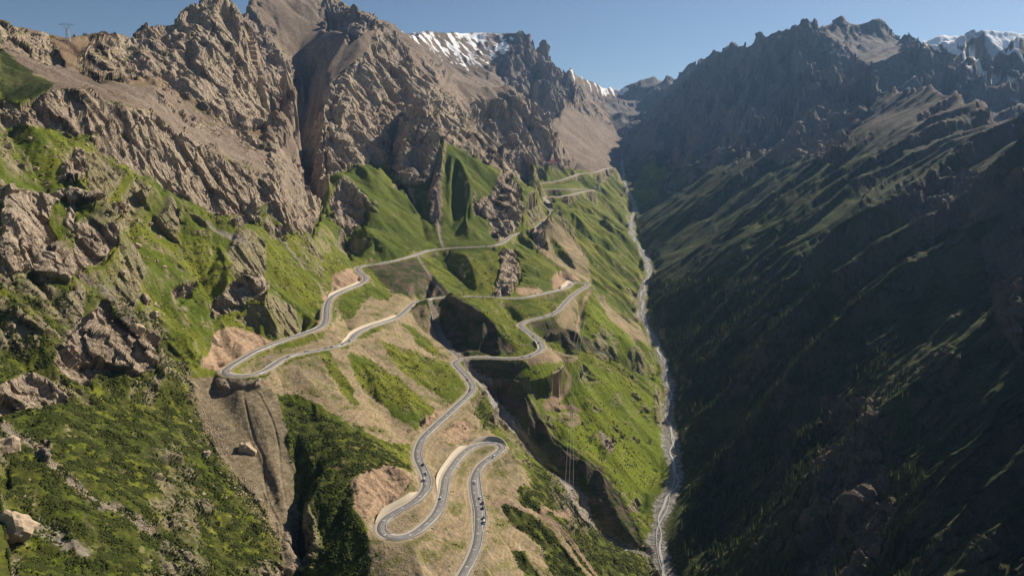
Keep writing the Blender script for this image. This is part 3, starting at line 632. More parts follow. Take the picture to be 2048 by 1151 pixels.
grass = mixc(grass, C(.135, .175, .012), zone['mead']*.6)
grass = mixc(grass, C(.046, .052, .013), zone['shrubg']*sstep(-.25, .15, fbm2(X/9+40, Y/9, 3)+.1)*.8)
dryg_shaded = mixc(np.broadcast_to(C(.036, .048, .013), X.shape+(3,)), C(.078, .086, .028), sstep(-.2, .4, n30+.5*n5))  # grass of the right-hand slopes, albedo lowered to deepen their shade
screec = mixc(np.broadcast_to(C(.185, .140, .105), X.shape+(3,)), C(.25, .20, .155), sstep(-.3, .4, n5+n30))
scree2 = mixc(mixc(np.broadcast_to(C(.17, .135, .085), X.shape+(3,)), C(.22, .18, .12), sstep(-.3, .4, n5)), screec*.95, sstep(1100, 1500, R_))
dirtc = mixc(np.broadcast_to(C(.31, .235, .145), X.shape+(3,)), C(.215, .18, .12), sstep(-.1, .45, n5+.5*n30+.3*n1))
dirtc = mixc(dirtc, C(.12, .125, .03), sstep(.02, .34, mn+.35*n1+.3*streak+.3*n30)*.8); dirtc = mixc(dirtc, C(.42, .33, .21), sstep(.3, .9, streak)*.5)
cutc = mixc(np.broadcast_to(C(.42, .29, .19), X.shape+(3,)), C(.30, .21, .14), sstep(-.2, .3, n5+.4*n1))
earthc = mixc(np.broadcast_to(C(.115, .085, .060), X.shape+(3,)), C(.045, .058, .016), sstep(-.18, .12, mn+.5*n5))
brownc = mixc(np.broadcast_to(C(.20, .135, .085), X.shape+(3,)), C(.26, .19, .12), sstep(-.3, .4, n5+n30))
gravelc = mixc(np.broadcast_to(C(.34, .32, .295), X.shape+(3,)), C(.19, .178, .16), sstep(-.2, .3, n5+.6*n1))
rockc = mixc(np.broadcast_to(C(.47, .385, .29), X.shape+(3,)), C(.31, .24, .175), sstep(-.25, .35, n5+.5*mn2))
rockc = mixc(rockc, C(.55, .46, .36), sstep(.1, .5, n1+.5*n5)*.7)
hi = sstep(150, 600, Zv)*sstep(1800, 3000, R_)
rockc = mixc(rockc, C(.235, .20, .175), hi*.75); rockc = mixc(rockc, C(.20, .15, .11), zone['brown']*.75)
rockc = mixc(rockc, C(.115, .090, .078), rM*.8*sstep(3200, 2200, R_)); rockc = mixc(rockc, C(.20, .185, .18), rM*sstep(2200, 3200, R_)*.85)  # right-hand rock: shade darkens the near colour, haze greys the far one
col = grass*1.12
for nm, cc in (('dry', dryg_shaded), ('scree', screec), ('scree2', scree2), ('brown', brownc), ('dirt', dirtc), ('cut', cutc), ('earth', earthc), ('gravel', gravelc)):
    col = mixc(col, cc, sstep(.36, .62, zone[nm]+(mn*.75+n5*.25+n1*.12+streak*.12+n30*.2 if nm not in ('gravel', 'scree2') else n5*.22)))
# left mountains: grass thins out with height; right mountain: green below, bare above, darkened for shade, paler far off for haze
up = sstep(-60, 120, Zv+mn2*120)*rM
col = mixc(col, mixc(dryg_shaded, mixc(np.broadcast_to(C(.105, .088, .072), X.shape+(3,)), C(.17, .155, .145), sstep(2400, 3600, R_)), up), rM*(1-zone['grass'])*.92)
gl = sstep(.1, .4, mn+.4*n5)*sstep(48, 34, slope)
rockv = rock*(1-.85*gl*(1-hi)*(1-zone['brown'])*(1-rM))
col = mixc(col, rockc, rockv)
col = mixc(col, screec*.9, sstep(.34, .6, fbm2(X/16+Y/30+70, Y/7, 3)+.15)*sstep(30, 38, slope)*.4*(1-rockv)*(1-shr)*sstep(.2, .5, zone['grass'])*.7)
sstk = n2((X*.89+Y*.45+wpx*3)/48, (X*.45-Y*.89)/260)+.4*n2((X*.89+Y*.45)/20, (X*.45-Y*.89)/120)
sn_ = sstep(.56, .66, zone['snow']*(.66+.26*rM)+sstk*.55+fbm2(X/70, Y/70+Zv/40, 3)*.3-.06+(Zv-900)*.0006)
col = mixc(col, screec*.8, sstep(.02, .3, zone['snow']))
col = mixc(col, C(.85, .87, .90), sn_*sstep(.05, .3, zone['snow']))
col = mixc(col, gravelc, sstep(12.5, 7.5, dV+n5*7+n30*12)*(R_ < 4500)); col = mixc(col, gravelc*.8, sstep(7.5, 4, dT+n5*4))
col = mixc(col, C(.36, .29, .20), np.maximum(sstep(9.5, 6.5, dR+n5*2.5), sstep(13, 8, dF+n5*3)))
col = mixc(col, C(.30, .215, .145), sstep(4.2, 2.2, dK+n5*2.0)); col = mixc(col, C(.27, .235, .19), sstep(5.0, 2.0, dS+n5*4+n1*2)*.85)
col *= (1+.34*n1+.18*n5+.12*np.clip(streak, -1, 1)*(1-rockv)+.10*np.sin(Zv*1.9+mn*5+n30*3)*(1-rockv)*sstep(1500, 700, R_))[..., None]; col = np.clip(col, .006, .9)
rough_rock = np.clip(rockv+.35*far_s+.3*zone['gravel'], 0, 1)
grs = np.clip(1-rockv-softM.mean()*0, 0, 1)*np.clip(zone['grass']+zone['grassd']+zone['shrubg'], 0, 1)
print('coloured', round(time.time()-T0, 1))
def grid_mesh(name, V, nu, nv):
    me = bpy.data.meshes.new(name); n = nu*nv; me.vertices.add(n); me.vertices.foreach_set('co', V.reshape(-1).astype(np.float32))
    idx = np.arange(n, dtype=np.int32).reshape(nu, nv)
    q = np.stack([idx[:-1, :-1], idx[:-1, 1:], idx[1:, 1:], idx[1:, :-1]], -1).reshape(-1, 4)[:, ::-1]
    nf = len(q); me.loops.add(nf*4); me.loops.foreach_set('vertex_index', q.ravel().astype(np.int32))
    me.polygons.add(nf); me.polygons.foreach_set('loop_start', np.arange(0, nf*4, 4, dtype=np.int32)); me.polygons.foreach_set('loop_total', np.full(nf, 4, np.int32))
    me.update(calc_edges=True); me.polygons.foreach_set('use_smooth', np.ones(nf, bool)); return me
V = np.stack([X, Y, Zv], -1)
tm = grid_mesh('hills', V, nth, NROW)
fr_ = (rockv[:-1, :-1]+rockv[1:, 1:])*.5 < .45; tm.polygons.foreach_set('use_smooth', fr_.ravel())
ca = tm.color_attributes.new('ground', 'FLOAT_COLOR', 'POINT')
cb = np.concatenate([col, rough_rock[..., None]], -1).astype(np.float32); ca.data.foreach_set('color', cb.ravel())
hills = bpy.data.objects.new('hills', tm); COL.objects.link(hills); hills['kind'] = 'structure'; hills['label'] = 'steep green and rocky mountain slopes around a narrow valley'
mt = bpy.data.materials.new('ground'); mt.use_nodes = True; tm.materials.append(mt)
N = mt.node_tree.nodes; L = mt.node_tree.links; bs = N['Principled BSDF']; bs.inputs['Roughness'].default_value = .95; bs.inputs['Specular IOR Level'].default_value = .12
at = N.new('ShaderNodeVertexColor'); at.layer_name = 'ground'; geo = N.new('ShaderNodeNewGeometry')
def noise(scale, det=4, rough=.6):
    n = N.new('ShaderNodeTexNoise'); n.inputs['Scale'].default_value = scale; n.inputs['Detail'].default_value = det; n.inputs['Roughness'].default_value = rough; L.new(geo.outputs['Position'], n.inputs['Vector']); return n
na = noise(.5, 6, .7); rn = noise(.16, 7, .62); rn.noise_type = 'RIDGED_MULTIFRACTAL'; rn.inputs['Lacunarity'].default_value = 2.3; rn.inputs['Offset'].default_value = .9; rn.inputs['Gain'].default_value = 1.6; nb = noise(.12, 3); vo_ = N.new('ShaderNodeTexVoronoi'); vo_.feature = 'F1'; vo_.inputs['Scale'].default_value = .33
mp_ = N.new('ShaderNodeMapping'); mp_.inputs['Scale'].default_value = (1, 1, .45); mp_.inputs['Rotation'].default_value = (.35, .5, 0); L.new(geo.outputs['Position'], mp_.inputs['Vector']); L.new(mp_.outputs[0], vo_.inputs['Vector'])
def math_(op, a, b):
    n = N.new('ShaderNodeMath'); n.operation = op
    for k, q in enumerate((a, b)):
        if isinstance(q, (int, float)): n.inputs[k].default_value = q
        else: L.new(q, n.inputs[k])
    return n.outputs[0]
fac = math_('ADD', math_('MULTIPLY', na.outputs['Fac'], 1.5), .28)
mx = N.new('ShaderNodeVectorMath'); mx.operation = 'SCALE'; L.new(at.outputs['Color'], mx.inputs[0]); L.new(fac, mx.inputs['Scale'])
L.new(mx.outputs[0], bs.inputs['Base Color'])
L.new(mp_.outputs[0], rn.inputs['Vector'])
hgt = math_('ADD', math_('MULTIPLY', math_('ADD', vo_.outputs['Distance'], math_('MULTIPLY', rn.outputs['Fac'], 1.2)), math_('MULTIPLY', at.outputs['Alpha'], 1.1)), math_('MULTIPLY', na.outputs['Fac'], math_('ADD', math_('MULTIPLY', at.outputs['Alpha'], 1.6), 1.5)))
bp = N.new('ShaderNodeBump'); bp.inputs['Strength'].default_value = 1.0; bp.inputs['Distance'].default_value = 1.0; L.new(hgt, bp.inputs['Height']); L.new(bp.outputs[0], bs.inputs['Normal'])
print('hills done', len(tm.vertices), round(time.time()-T0, 1))
# ------------------------------------------------------------------ air
def haze_box():
    me = bpy.data.meshes.new('haze'); x0, x1, y0, y1, z0, z1 = -14000, 14000, -2500, 14000, -700, 1400
    me.from_pydata([(x, y, z) for x in (x0, x1) for y in (y0, y1) for z in (z0, z1)], [], [(0,1,3,2),(4,6,7,5),(0,4,5,1),(2,3,7,6),(0,2,6,4),(1,5,7,3)])
    o = bpy.data.objects.new('haze', me); COL.objects.link(o); o['kind'] = 'stuff'; o['label'] = 'thin blue mountain haze filling the valley'
    m = bpy.data.materials.new('air'); m.use_nodes = True; nt = m.node_tree; nt.nodes.clear()
    out = nt.nodes.new('ShaderNodeOutputMaterial'); pv = nt.nodes.new('ShaderNodeVolumePrincipled')
    pv.inputs['Color'].default_value = (.30, .56, 1.0, 1); pv.inputs['Density'].default_value = HAZE; pv.inputs['Anisotropy'].default_value = .35
    nt.links.new(pv.outputs[0], out.inputs['Volume']); me.materials.append(m)
HAZE = 2.5e-5
haze_box()
# ------------------------------------------------------------------ helpers for objects
MATS = {}
def mat(name, rgb, rough=.8, metal=0., noise_=0., scale=1.0, spec=.3):
    if name in MATS: return MATS[name]
    m = bpy.data.materials.new(name); m.use_nodes = True; nt = m.node_tree; b = nt.nodes['Principled BSDF']
    b.inputs['Roughness'].default_value = rough; b.inputs['Metallic'].default_value = metal; b.inputs['Specular IOR Level'].default_value = spec
    g = nt.nodes.new('ShaderNodeNewGeometry'); n = nt.nodes.new('ShaderNodeTexNoise'); n.inputs['Scale'].default_value = scale; n.inputs['Detail'].default_value = 5
    nt.links.new(g.outputs['Position'], n.inputs['Vector']); r = nt.nodes.new('ShaderNodeMix'); r.data_type = 'RGBA'
    nt.links.new(n.outputs['Fac'], r.inputs['Factor']); lo = [c*(1-noise_) for c in rgb]; hi2 = [min(c*(1+noise_), 1) for c in rgb]
    r.inputs['A'].default_value = (*lo, 1); r.inputs['B'].default_value = (*hi2, 1); nt.links.new(r.outputs['Result'], b.inputs['Base Color'])
    MATS[name] = m; return m
def link(name, V, Fc, m, parent=None, smooth_=False):
    me = bpy.data.meshes.new(name); me.from_pydata([tuple(map(float, p)) for p in V], [], Fc); me.update()
    if smooth_: me.polygons.foreach_set('use_smooth', np.ones(len(me.polygons), bool))
    me.materials.append(m); o = bpy.data.objects.new(name, me); COL.objects.link(o)
    if parent: o.parent = parent
    return o
def empty(name, loc, rz=0):
    o = bpy.data.objects.new(name, None); COL.objects.link(o); o.location = tuple(map(float, loc)); o.rotation_euler = (0, 0, rz); return o
def tag(o, label=None, cat=None, group=None, kind=None):
    if label: o['label'] = label
    if cat: o['category'] = cat
    if group: o['group'] = group
    if kind: o['kind'] = kind
    return o
def copy_tree(o, kids):
    c = o.copy(); COL.objects.link(c)
    for ch in kids:
        d = ch.copy(); COL.objects.link(d); d.parent = c
    return c
KIDS = {}
def bigmesh(name, V, Fq, m, smooth_=False):
    me = bpy.data.meshes.new(name); n = len(V); k = Fq.shape[1]; me.vertices.add(n); me.vertices.foreach_set('co', np.ascontiguousarray(V, np.float32).ravel())
    nf = len(Fq); me.loops.add(nf*k); me.loops.foreach_set('vertex_index', np.ascontiguousarray(Fq, np.int32).ravel()); me.polygons.add(nf)
    me.polygons.foreach_set('loop_start', np.arange(0, nf*k, k, dtype=np.int32)); me.polygons.foreach_set('loop_total', np.full(nf, k, np.int32)); me.update(calc_edges=True)
    if smooth_: me.polygons.foreach_set('use_smooth', np.ones(nf, bool))
    me.materials.append(m); o = bpy.data.objects.new(name, me); COL.objects.link(o); return o
def frame_of(path):
    t = np.gradient(path, axis=0); t[:, 2] = 0; t /= np.linalg.norm(t, axis=1)[:, None]+1e-9
    return t, np.stack([t[:, 1], -t[:, 0], 0*t[:, 0]], 1)            # travel direction, right-hand side
def strip(path, offs, name, m, closed=False):
    """sweep a cross-section [(side offset, height)] along a path; offsets may be arrays"""
    t, n = frame_of(path); k = len(offs)
    V = np.stack([path+n*np.asarray(a)[..., None]*np.ones((len(path), 1))+np.array([0, 0, 1.0])*np.asarray(h)[..., None]*np.ones((len(path), 1)) for a, h in offs], 1)
    i = np.arange(len(path)-1)[:, None]*k; Fs = []
    for j in range(k if closed else k-1):
        j2 = (j+1) % k; Fs.append(np.concatenate([i+j, i+j2, i+k+j2, i+k+j], 1))
    return V.reshape(-1, 3), np.concatenate(Fs)
# ------------------------------------------------------------------ roads
asphalt = mat('asphalt', (.20, .188, .178), .85, 0, .22, .25); paint = mat('road_paint', (.78, .78, .74), .6, 0, .1, .6)
concrete = mat('concrete', (.50, .43, .33), .85, 0, .15, .3); railm = mat('galvanised_rail', (.62, .70, .72), .4, .3, .08, 1)
t_, n_ = frame_of(ROAD); s_len = np.concatenate([[0], np.cumsum(np.linalg.norm(np.diff(ROAD, axis=0), axis=1))])
RU, RV = proj(ROAD[:, 0], ROAD[:, 1], ROAD[:, 2])
def near_i(u, v): return int(np.argmin((RU-u)**2+(RV-v)**2))
lay = np.zeros(len(ROAD)); a, b = near_i(949, 960), near_i(957, 1060)
a, b = min(a, b), max(a, b); ii = np.arange(len(ROAD)); lay = 3.0*sstep(a-3, a+9, ii)*sstep(b+9, b-4, ii)
bank = 4.15
# which side is downhill
hl = interp_h(*(ROAD-n_*14)[:, :2].T)-ROAD[:, 2]; hr = interp_h(*(ROAD+n_*14)[:, :2].T)-ROAD[:, 2]
dn = np.where(hr < hl, 1.0, -1.0); dn = np.convolve(np.pad(dn, 12, mode='edge'), np.ones(25)/25, 'valid')
LSIDE = 1 if True else -1
upz = .22+.25*sstep(700, 1500, np.hypot(ROAD[:, 0], ROAD[:, 1]))
# the lay-by is on the picture's right of the lowest lane
sideR = np.where((n_[:, 0] > 0), 1.0, -1.0)[a+5]
wl_ = np.full(len(ROAD), bank); wr_ = np.full(len(ROAD), bank)
if sideR > 0: wr_ = wr_+lay
else: wl_ = wl_+lay
V, Fq = strip(ROAD, [(-wl_-.5, upz-.9), (-wl_, upz), (0, upz+.03), (wr_, upz), (wr_+.5, upz-.9)], 'road', asphalt)
road = tag(bigmesh('road', V, Fq, asphalt), 'grey asphalt road winding up the slope in hairpin bends', kind='structure')
MV, MF = [], []
def add_q(V, Fq):
    o = sum(len(x) for x in MV); MV.append(V); MF.append(Fq+o)
for side, w in ((-1, wl_), (1, wr_)):
    V, Fq = strip(ROAD, [(side*(w-.60), upz+.035), (side*(w-.25), upz+.035)], '', None); add_q(V, Fq)
if True:      # line that divides the lay-by from the lane
    sl_ = slice(a-2, b+3); V, Fq = strip(ROAD[sl_], [(sideR*(bank-.5), upz[sl_]+.04), (sideR*(bank-.25), upz[sl_]+.04)], '', None); add_q(V, Fq)
for k in range(2, len(ROAD)-4, 5):
    V, Fq = strip(ROAD[k:k+3], [(-.08, upz[k:k+3]+.05), (.08, upz[k:k+3]+.05)], '', None); add_q(V, Fq)
k = 6
while k < near_i(720, 662):       # white slow-down bars across one lane
    P = ROAD[k]; V, Fq = strip(ROAD[k:k+2]*1.0, [(-1.6, upz[k:k+2]+.055), (1.1, upz[k:k+2]+.055)], '', None)
    c = V.mean(0); tt = t_[k]; V = V-(V-c)@tt[:, None]*tt*.72; add_q(V, Fq); k += 12
tag(bigmesh('road_markings', np.vstack(MV), np.vstack(MF), paint), 'white painted edge lines, dashes and bars on the asphalt', kind='structure')
V, Fq = strip(ROAD, [(-np.sign(dn+1e-3)*(wl_*.5+wr_*.5+.05+0*dn), upz-.02), (-np.sign(dn+1e-3)*(wl_*.5+wr_*.5+1.1), upz-.12)], '', None)
tag(bigmesh('road_shoulder', V, Fq, concrete), 'pale concrete gutter on the uphill edge of the road', kind='structure')
for fr in FAR_ROADS:
    pth = smooth(catmull(fr, 6.0), 2); V, Fq = strip(pth, [(-7.5, .2), (-6, 1.3), (6, 1.3), (7.5, .2)], '', None)
    tag(bigmesh('road', V, Fq, mat('pale_road', (.36, .32, .28), .9, 0, .15, .1)), 'pale distant stretch of road below the head of the valley', kind='structure')
# guard rails along the drop, one run between bends
runs = []; st = 0
for i in range(1, len(ROAD)):
    if (dn[i] > 0) != (dn[st] > 0) or i == len(ROAD)-1 or i-st > 190:
        if i-st > 12: runs.append((st, i))
        st = i
def place_words(P):
    u, v = proj(*P); return u, v
for (i0, i1) in runs:
    sg = 1 if dn[(i0+i1)//2] > 0 else -1; w = (wr_ if sg > 0 else wl_)[i0:i1]+.25; pth = ROAD[i0:i1]; z0 = upz[i0:i1]
    V, Fq = strip(pth, [(sg*w, z0+.45), (sg*w, z0+.86), (sg*(w+.14), z0+.86), (sg*(w+.14), z0+.45)], '', None, closed=True)
    PV, PF = [V], [Fq]; o = len(V); tt, nn_ = frame_of(pth)
    for k in range(0, len(pth), 2):
        c = pth[k]+nn_[k]*sg*(w[k]+.24); q = []
        for zz in (-.9, .86):
            for (ax, ay) in ((-.07, -.07), (.07, -.07), (.07, .07), (-.07, .07)): q.append(c+np.array([ax, ay, z0[k]+zz]))
        PV.append(np.array(q)); PF.append(np.array([[0,1,5,4],[1,2,6,5],[2,3,7,6],[3,0,4,7],[4,5,6,7]])+o); o += 8
    g = bigmesh('guard_rail', np.vstack(PV), np.vstack(PF), railm); u, v = place_words(pth[len(pth)//2])
    RAILS = globals().setdefault('RAILS', []); RAILS.append((g, u, v))
RAIL_L = ['pale guard rail along the lowest lane beside the lay-by', 'pale guard rail round the lower left hairpin on its bare earth knob', 'pale guard rail from the long straight to the bare earth knob', 'guard rail on the level road crossing the dark ravine', 'guard rail on the climb between the S bend and the far right hairpin', 'guard rail round the tip of the far right hairpin', 'short guard rail in front of the pale cut left of the far right hairpin', 'guard rail on the level traverse below the stone rib', 'short guard rail where the traverse dips behind the green wedge', 'guard rail beside the pale retaining wall on the tan slope', 'guard rail beside the queue of cars on the tan slope', 'short guard rail between the queue of cars and the big left hairpin', 'guard rail round the outer edge of the big left hairpin', 'short guard rail on the upper arm of the big left hairpin', 'guard rail climbing past the foot of the pink cut bank', 'guard rail beside the pale wall under the small pink cut', 'short guard rail on the sharp kink above the small pink cut', 'short guard rail at the start of the upper traverse after the kink', 'long guard rail on the upper traverse under the green triangle', 'guard rail above the pale rock knob on the upper road', 'short guard rail just past the pale rock knob', 'short guard rail between the rock knob and the last bend', 'guard rail at the last visible bend of the upper road']
for i, (g, u, v) in enumerate(RAILS):
    tag(g, RAIL_L[i] if i < len(RAIL_L) else 'guard rail on the far upper road', 'guard rail', 'guard rails along the winding road')
# retaining walls of pale concrete on the uphill side
def wall(u0, v0, u1, v1, h, label, out=0.0, m=concrete):
    i0, i1 = sorted((near_i(u0, v0), near_i(u1, v1))); i = np.arange(i0, i1+1); sg = -np.sign(dn[(i0+i1)//2]) if out == 0 else out
    hh = h*sstep(i0-.5, i0+7, i)*sstep(i1+.5, i1-7, i)+.3; w = (wr_ if sg > 0 else wl_)[i]+1.55; b0 = upz[i]
    V, Fq = strip(ROAD[i], [(sg*w, b0-.8), (sg*(w+hh*.45), b0+hh), (sg*(w+hh*.45+.9), b0+hh), (sg*(w+hh*.45+1.4), b0-.8)], '', None)
    tag(bigmesh('retaining_wall', V, Fq, m), label, 'retaining wall')
wall(887, 981, 944, 893, 4.0, 'long pale retaining wall above the middle lane of the lower hairpins')
sgw = -np.sign(dn[(near_i(887, 981)+near_i(944, 893))//2])
wall(946, 892, 1003, 892, 4.5, 'curved concrete wall in shade round the lower right hairpin', out=sgw)
wall(764, 1045, 846, 985, 4.2, 'pale stone-faced wall climbing from the lower left hairpin')
wall(1083, 698, 1075, 680, 2.0, 'low pale wall inside the bend over the ravine')
wall(690, 686, 800, 632, 2.6, 'pale retaining wall above the road at the tan slope')
wall(1126, 579, 1150, 566, 6.0, 'pale rock-cut wall behind the far right hairpin')
wall(664, 596, 728, 565, 2.6, 'pale wall under the pink rock cut at the upper bend')
# ------------------------------------------------------------------ cars
CP = {'white': (.78,.78,.76), 'black': (.02,.02,.022), 'dark grey': (.06,.06,.065), 'silver': (.45,.46,.48), 'red': (.28,.03,.02), 'blue': (.03,.09,.20)}
def profile_mesh(prof, hw, inset):
    V = []; n = len(prof)
    for s in (-1, 1):
        for (y, z, k) in prof: V.append((s*hw*k, y, z))
    Fc = [tuple(range(n))[::-1], tuple(range(n, 2*n))]+[(i, (i+1) % n, n+(i+1) % n, n+i) for i in range(n)]
    return V, Fc
glass = mat('car_glass', (.02, .025, .03), .15, 0, 0, 1, .6); tyre = mat('tyre', (.02, .02, .02), .9)
def make_car(colour, kind):
    root = empty('parked_car', (0, 0, 0)); pm = mat('paint_'+colour.replace(' ', '_'), CP[colour], .3, .1, .03, 3, .5)
    if kind == 'suv': L_, body, cab, roof = 2.4, 1.02, [(-2.15,1.0,.93),(-1.95,1.62,.80),(.35,1.66,.80),(1.05,1.05,.92)], (-1.95,.35,1.68)
    elif kind == 'van': L_, body, cab, roof = 2.7, 1.1, [(-2.6,1.08,.95),(-2.5,1.95,.86),(1.45,1.95,.86),(2.2,1.12,.94)], (-2.5,1.45,1.98)
    else: L_, body, cab, roof = 2.3, .86, [(-1.75,.85,.93),(-1.1,1.38,.76),(.25,1.40,.76),(1.1,.88,.92)], (-1.1,.25,1.42)
    V, Fc = profile_mesh([(-L_,.34,.93),(-L_-.02,.6,.97),(-L_+.06,body-.05,.96),(-L_+.4,body,.94),(1.0,body,.94),(L_-.35,body-.14,.9),(L_,.66,.88),(L_+.02,.34,.86)], .92, 0)
    bd = link('body', V, Fc, pm, root)
    V, Fc = profile_mesh(cab, .9, 0); ws = link('windows', V, Fc, glass, root)
    V = [(-.72,roof[0],roof[2]-.04),(.72,roof[0],roof[2]-.04),(.72,roof[1],roof[2]-.03),(-.72,roof[1],roof[2]-.03),(-.68,roof[0]+.08,roof[2]+.03),(.68,roof[0]+.08,roof[2]+.03),(.68,roof[1]-.1,roof[2]+.03),(-.68,roof[1]-.1,roof[2]+.03)]
    rf = link('roof', V, [(4,5,6,7),(0,1,5,4),(1,2,6,5),(2,3,7,6),(3,0,4,7),(3,2,1,0)], pm, root)
    kids = [bd, ws, rf]
    for sx in (-.86, .86):
        for sy in (-L_+.85, L_-.85):
            V = [(sx+q, sy+.33*math.cos(k*math.pi/5), .33+.33*math.sin(k*math.pi/5)) for q in (-.11, .11) for k in range(10)]
            kids.append(link('wheel', V, [tuple(range(10)), tuple(range(19, 9, -1))]+[(i, 10+i, 10+(i+1) % 10, (i+1) % 10) for i in range(10)], tyre, root))
    return root, kids
CARS = [(843,928.7,'black','car','black car on the upper lane above the bare earth knob'),(849.8,946,'white','suv','white car following a black car on the upper lane beside the knob'),(852.4,957.4,'white','van','white van, last of the three vehicles beside the bare earth knob'),
 (881,994.8,'white','suv','lone white car on the middle lane between the lower hairpins'),(987,912.9,'white','van','white van leaving the lower right hairpin downhill'),(950.4,963.8,'white','suv','lone white car below the lower right hairpin, above the lay-by'),
 (960.8,994.5,'white','suv','white car standing at the upper end of the lay-by'),(964.8,1005.4,'dark grey','suv','dark car parked in the lay-by behind a white car'),(965.7,1015,'black','suv','black car parked in the middle of the lay-by'),
 (967.4,1035,'dark grey','suv','dark car parked in the lay-by just above the lowest white van'),(968.3,1042.8,'white','van','white van parked at the lower end of the lay-by'),
 (936.4,759.4,'black','car','black car on the bend just below the ravine crossing'),(942.5,778.7,'red','car','dark red car starting down the long straight'),(1067.3,672.7,'black','car','black car entering the S bend under the green wedge'),
 (1076.3,687.5,'dark grey','suv','dark car in the elbow of the S bend'),(1043.3,713.5,'silver','suv','silver car on the level road beside the ravine crossing'),(1059.8,716,'blue','car','blue car at the outer edge beside the dirt clearing'),
 (1105,627.4,'dark grey','suv','dark car climbing above the S bend, the upper of two'),(1088.6,633.8,'black','car','black car climbing above the S bend, the lower of two'),(1140.2,571.8,'dark grey','suv','dark car beside the rock cut at the far right hairpin'),
 (1019,595,'white','car','tiny white car on the level traverse below the stone gully'),
 (575.7,713.6,'black','suv','black car nearest the big left hairpin on the lower arm'),(591.5,708.8,'white','suv','white car just behind the black car near the big left hairpin'),(614.6,702.4,'white','van','white van in the middle of the queue on the tan slope'),
 (634.6,699.5,'silver','car','silver car alone in the queue between two gaps'),(652,696.6,'silver','van','silver van ahead of a black car in the queue'),(662,694.6,'black','suv','black car behind the silver van in the queue'),
 (676.7,691.5,'white','suv','white car in the queue before the bend on the tan slope'),(682.3,689.8,'dark grey','car','dark car on the heels of a white car before the bend'),(699.3,683,'white','van','white van rounding the bend on the tan slope'),(699.8,678.8,'silver','car','grey car overtaking beside the white van at the bend'),
 (905.5,494,'white','van','white van on the upper road under the green triangle'),(929.8,493.3,'silver','car','silver car on the upper road left of the rocky rib'),(973,491.2,'dark grey','suv','dark car on the upper road passing the rocky rib'),(1002.8,484.3,'white','suv','white car where the upper road turns uphill'),
 (1034,467.6,'black','car','black car on the upper road just past the turn'),(1067,459,'dark grey','suv','dark car above the pale rock knob'),(1079,449.5,'white','van','white van on the upper road above the rock knob'),(1104,425.6,'black','car','black car near the last visible bend of the upper road')]
PROT = {}
for (u, v, colr, kd, lab_) in CARS:
    i = near_i(u, v); z = ROAD[i, 2]+upz[i]; P = PZ(u, v, z+.6); d = P-ROAD[i]; off = float(d @ n_[i]); al = float(d @ t_[i])
    lim = (6.2 if (a <= i <= b and off*sideR > 0) else 2.9); off = max(min(off, lim), -2.6)
    if abs(off) < 1.2: off = 1.9 if off >= 0 else -1.9
    key = (colr, kd)
    if key not in PROT: PROT[key] = make_car(colr, kd); o = PROT[key][0]
    else: o = copy_tree(*PROT[key])
    o.location = Vector(ROAD[i]+n_[i]*off+t_[i]*max(min(al, 2), -2)+np.array([0, 0, upz[i]+.04])); o.rotation_euler = (0, 0, math.atan2(-t_[i][0], t_[i][1])+(math.pi if off > 0 else 0))
    tag(o, lab_, 'car' if kd != 'van' else 'van', 'cars on the winding road'); o.name = 'parked_car' if (a <= i <= b and abs(off) > 3.5) else ('van' if kd == 'van' else 'car')
print('roads and cars', round(time.time()-T0, 1))
# ------------------------------------------------------------------ streams: water in the gravel bed
water = mat('stream_water', (.46, .46, .43), .7, 0, .45, .5, .2)
def meander(path, amp, wl, w, ph, lift, name, label):
    t, n = frame_of(path); s = np.arange(len(path))*5.0
    off = amp*np.sin(s/wl+ph)+amp*.5*np.sin(s/wl*2.3+1+ph); ww = w*(1+.4*np.sin(s/17+ph))
    V, Fq = strip(path, [(off-ww, lift), (off+ww, lift)], '', None); tag(bigmesh(name, V, Fq, water), label, kind='structure')
rp = RIVER.copy(); rp[:, 2] = interp_h(rp[:, 0], rp[:, 1]); rp[:, 2] = smooth(rp, 4)[:, 2]
meander(rp, 3.6, 21, 1.2, 0, .75, 'water', 'pale braided river running down the gravel valley floor')
meander(rp, -2.8, 26, .6, 2, .7, 'water', 'thin side channel of the valley river')
# ------------------------------------------------------------------ boulders
stone = mat('boulder_stone', (.40, .315, .225), .95, 0, .38, .9, .1)
def rock_mesh(seed, n=5):
    """angular block: an icosphere cut by random planes"""
    rs = np.random.default_rng(seed); me = bpy.data.meshes.new('boulder'); import bmesh
    bm = bmesh.new(); bmesh.ops.create_icosphere(bm, subdivisions=4, radius=1)
    pl = rs.normal(size=(11, 3)); pl /= np.linalg.norm(pl, axis=1)[:, None]; ds = rs.uniform(.45, .85, 11)
    for v in bm.verts:
        p = np.array(v.co)
        for q, d in zip(pl, ds):
            k = p @ q
            if k > d: p = p-q*(k-d)
        nz = float(n3(np.array([p[0]*2.3+seed]), np.array([p[1]*2.3]), np.array([p[2]*2.3]))[0])
        nf = float(n3(np.array([p[0]*7.3+seed]), np.array([p[1]*7.3]), np.array([p[2]*5.3]))[0]); v.co = p*(1+.22*nz-.09*abs(nf))
    bm.to_mesh(me); bm.free(); me.materials.append(stone); return me
RM = [rock_mesh(s) for s in range(8)]
def up_of(P, e=3.0):
    hx = (interp_h(P[0]+e, P[1])-interp_h(P[0]-e, P[1]))/(2*e); hy = (interp_h(P[0], P[1]+e)-interp_h(P[0], P[1]-e))/(2*e); return float(hx), float(hy)
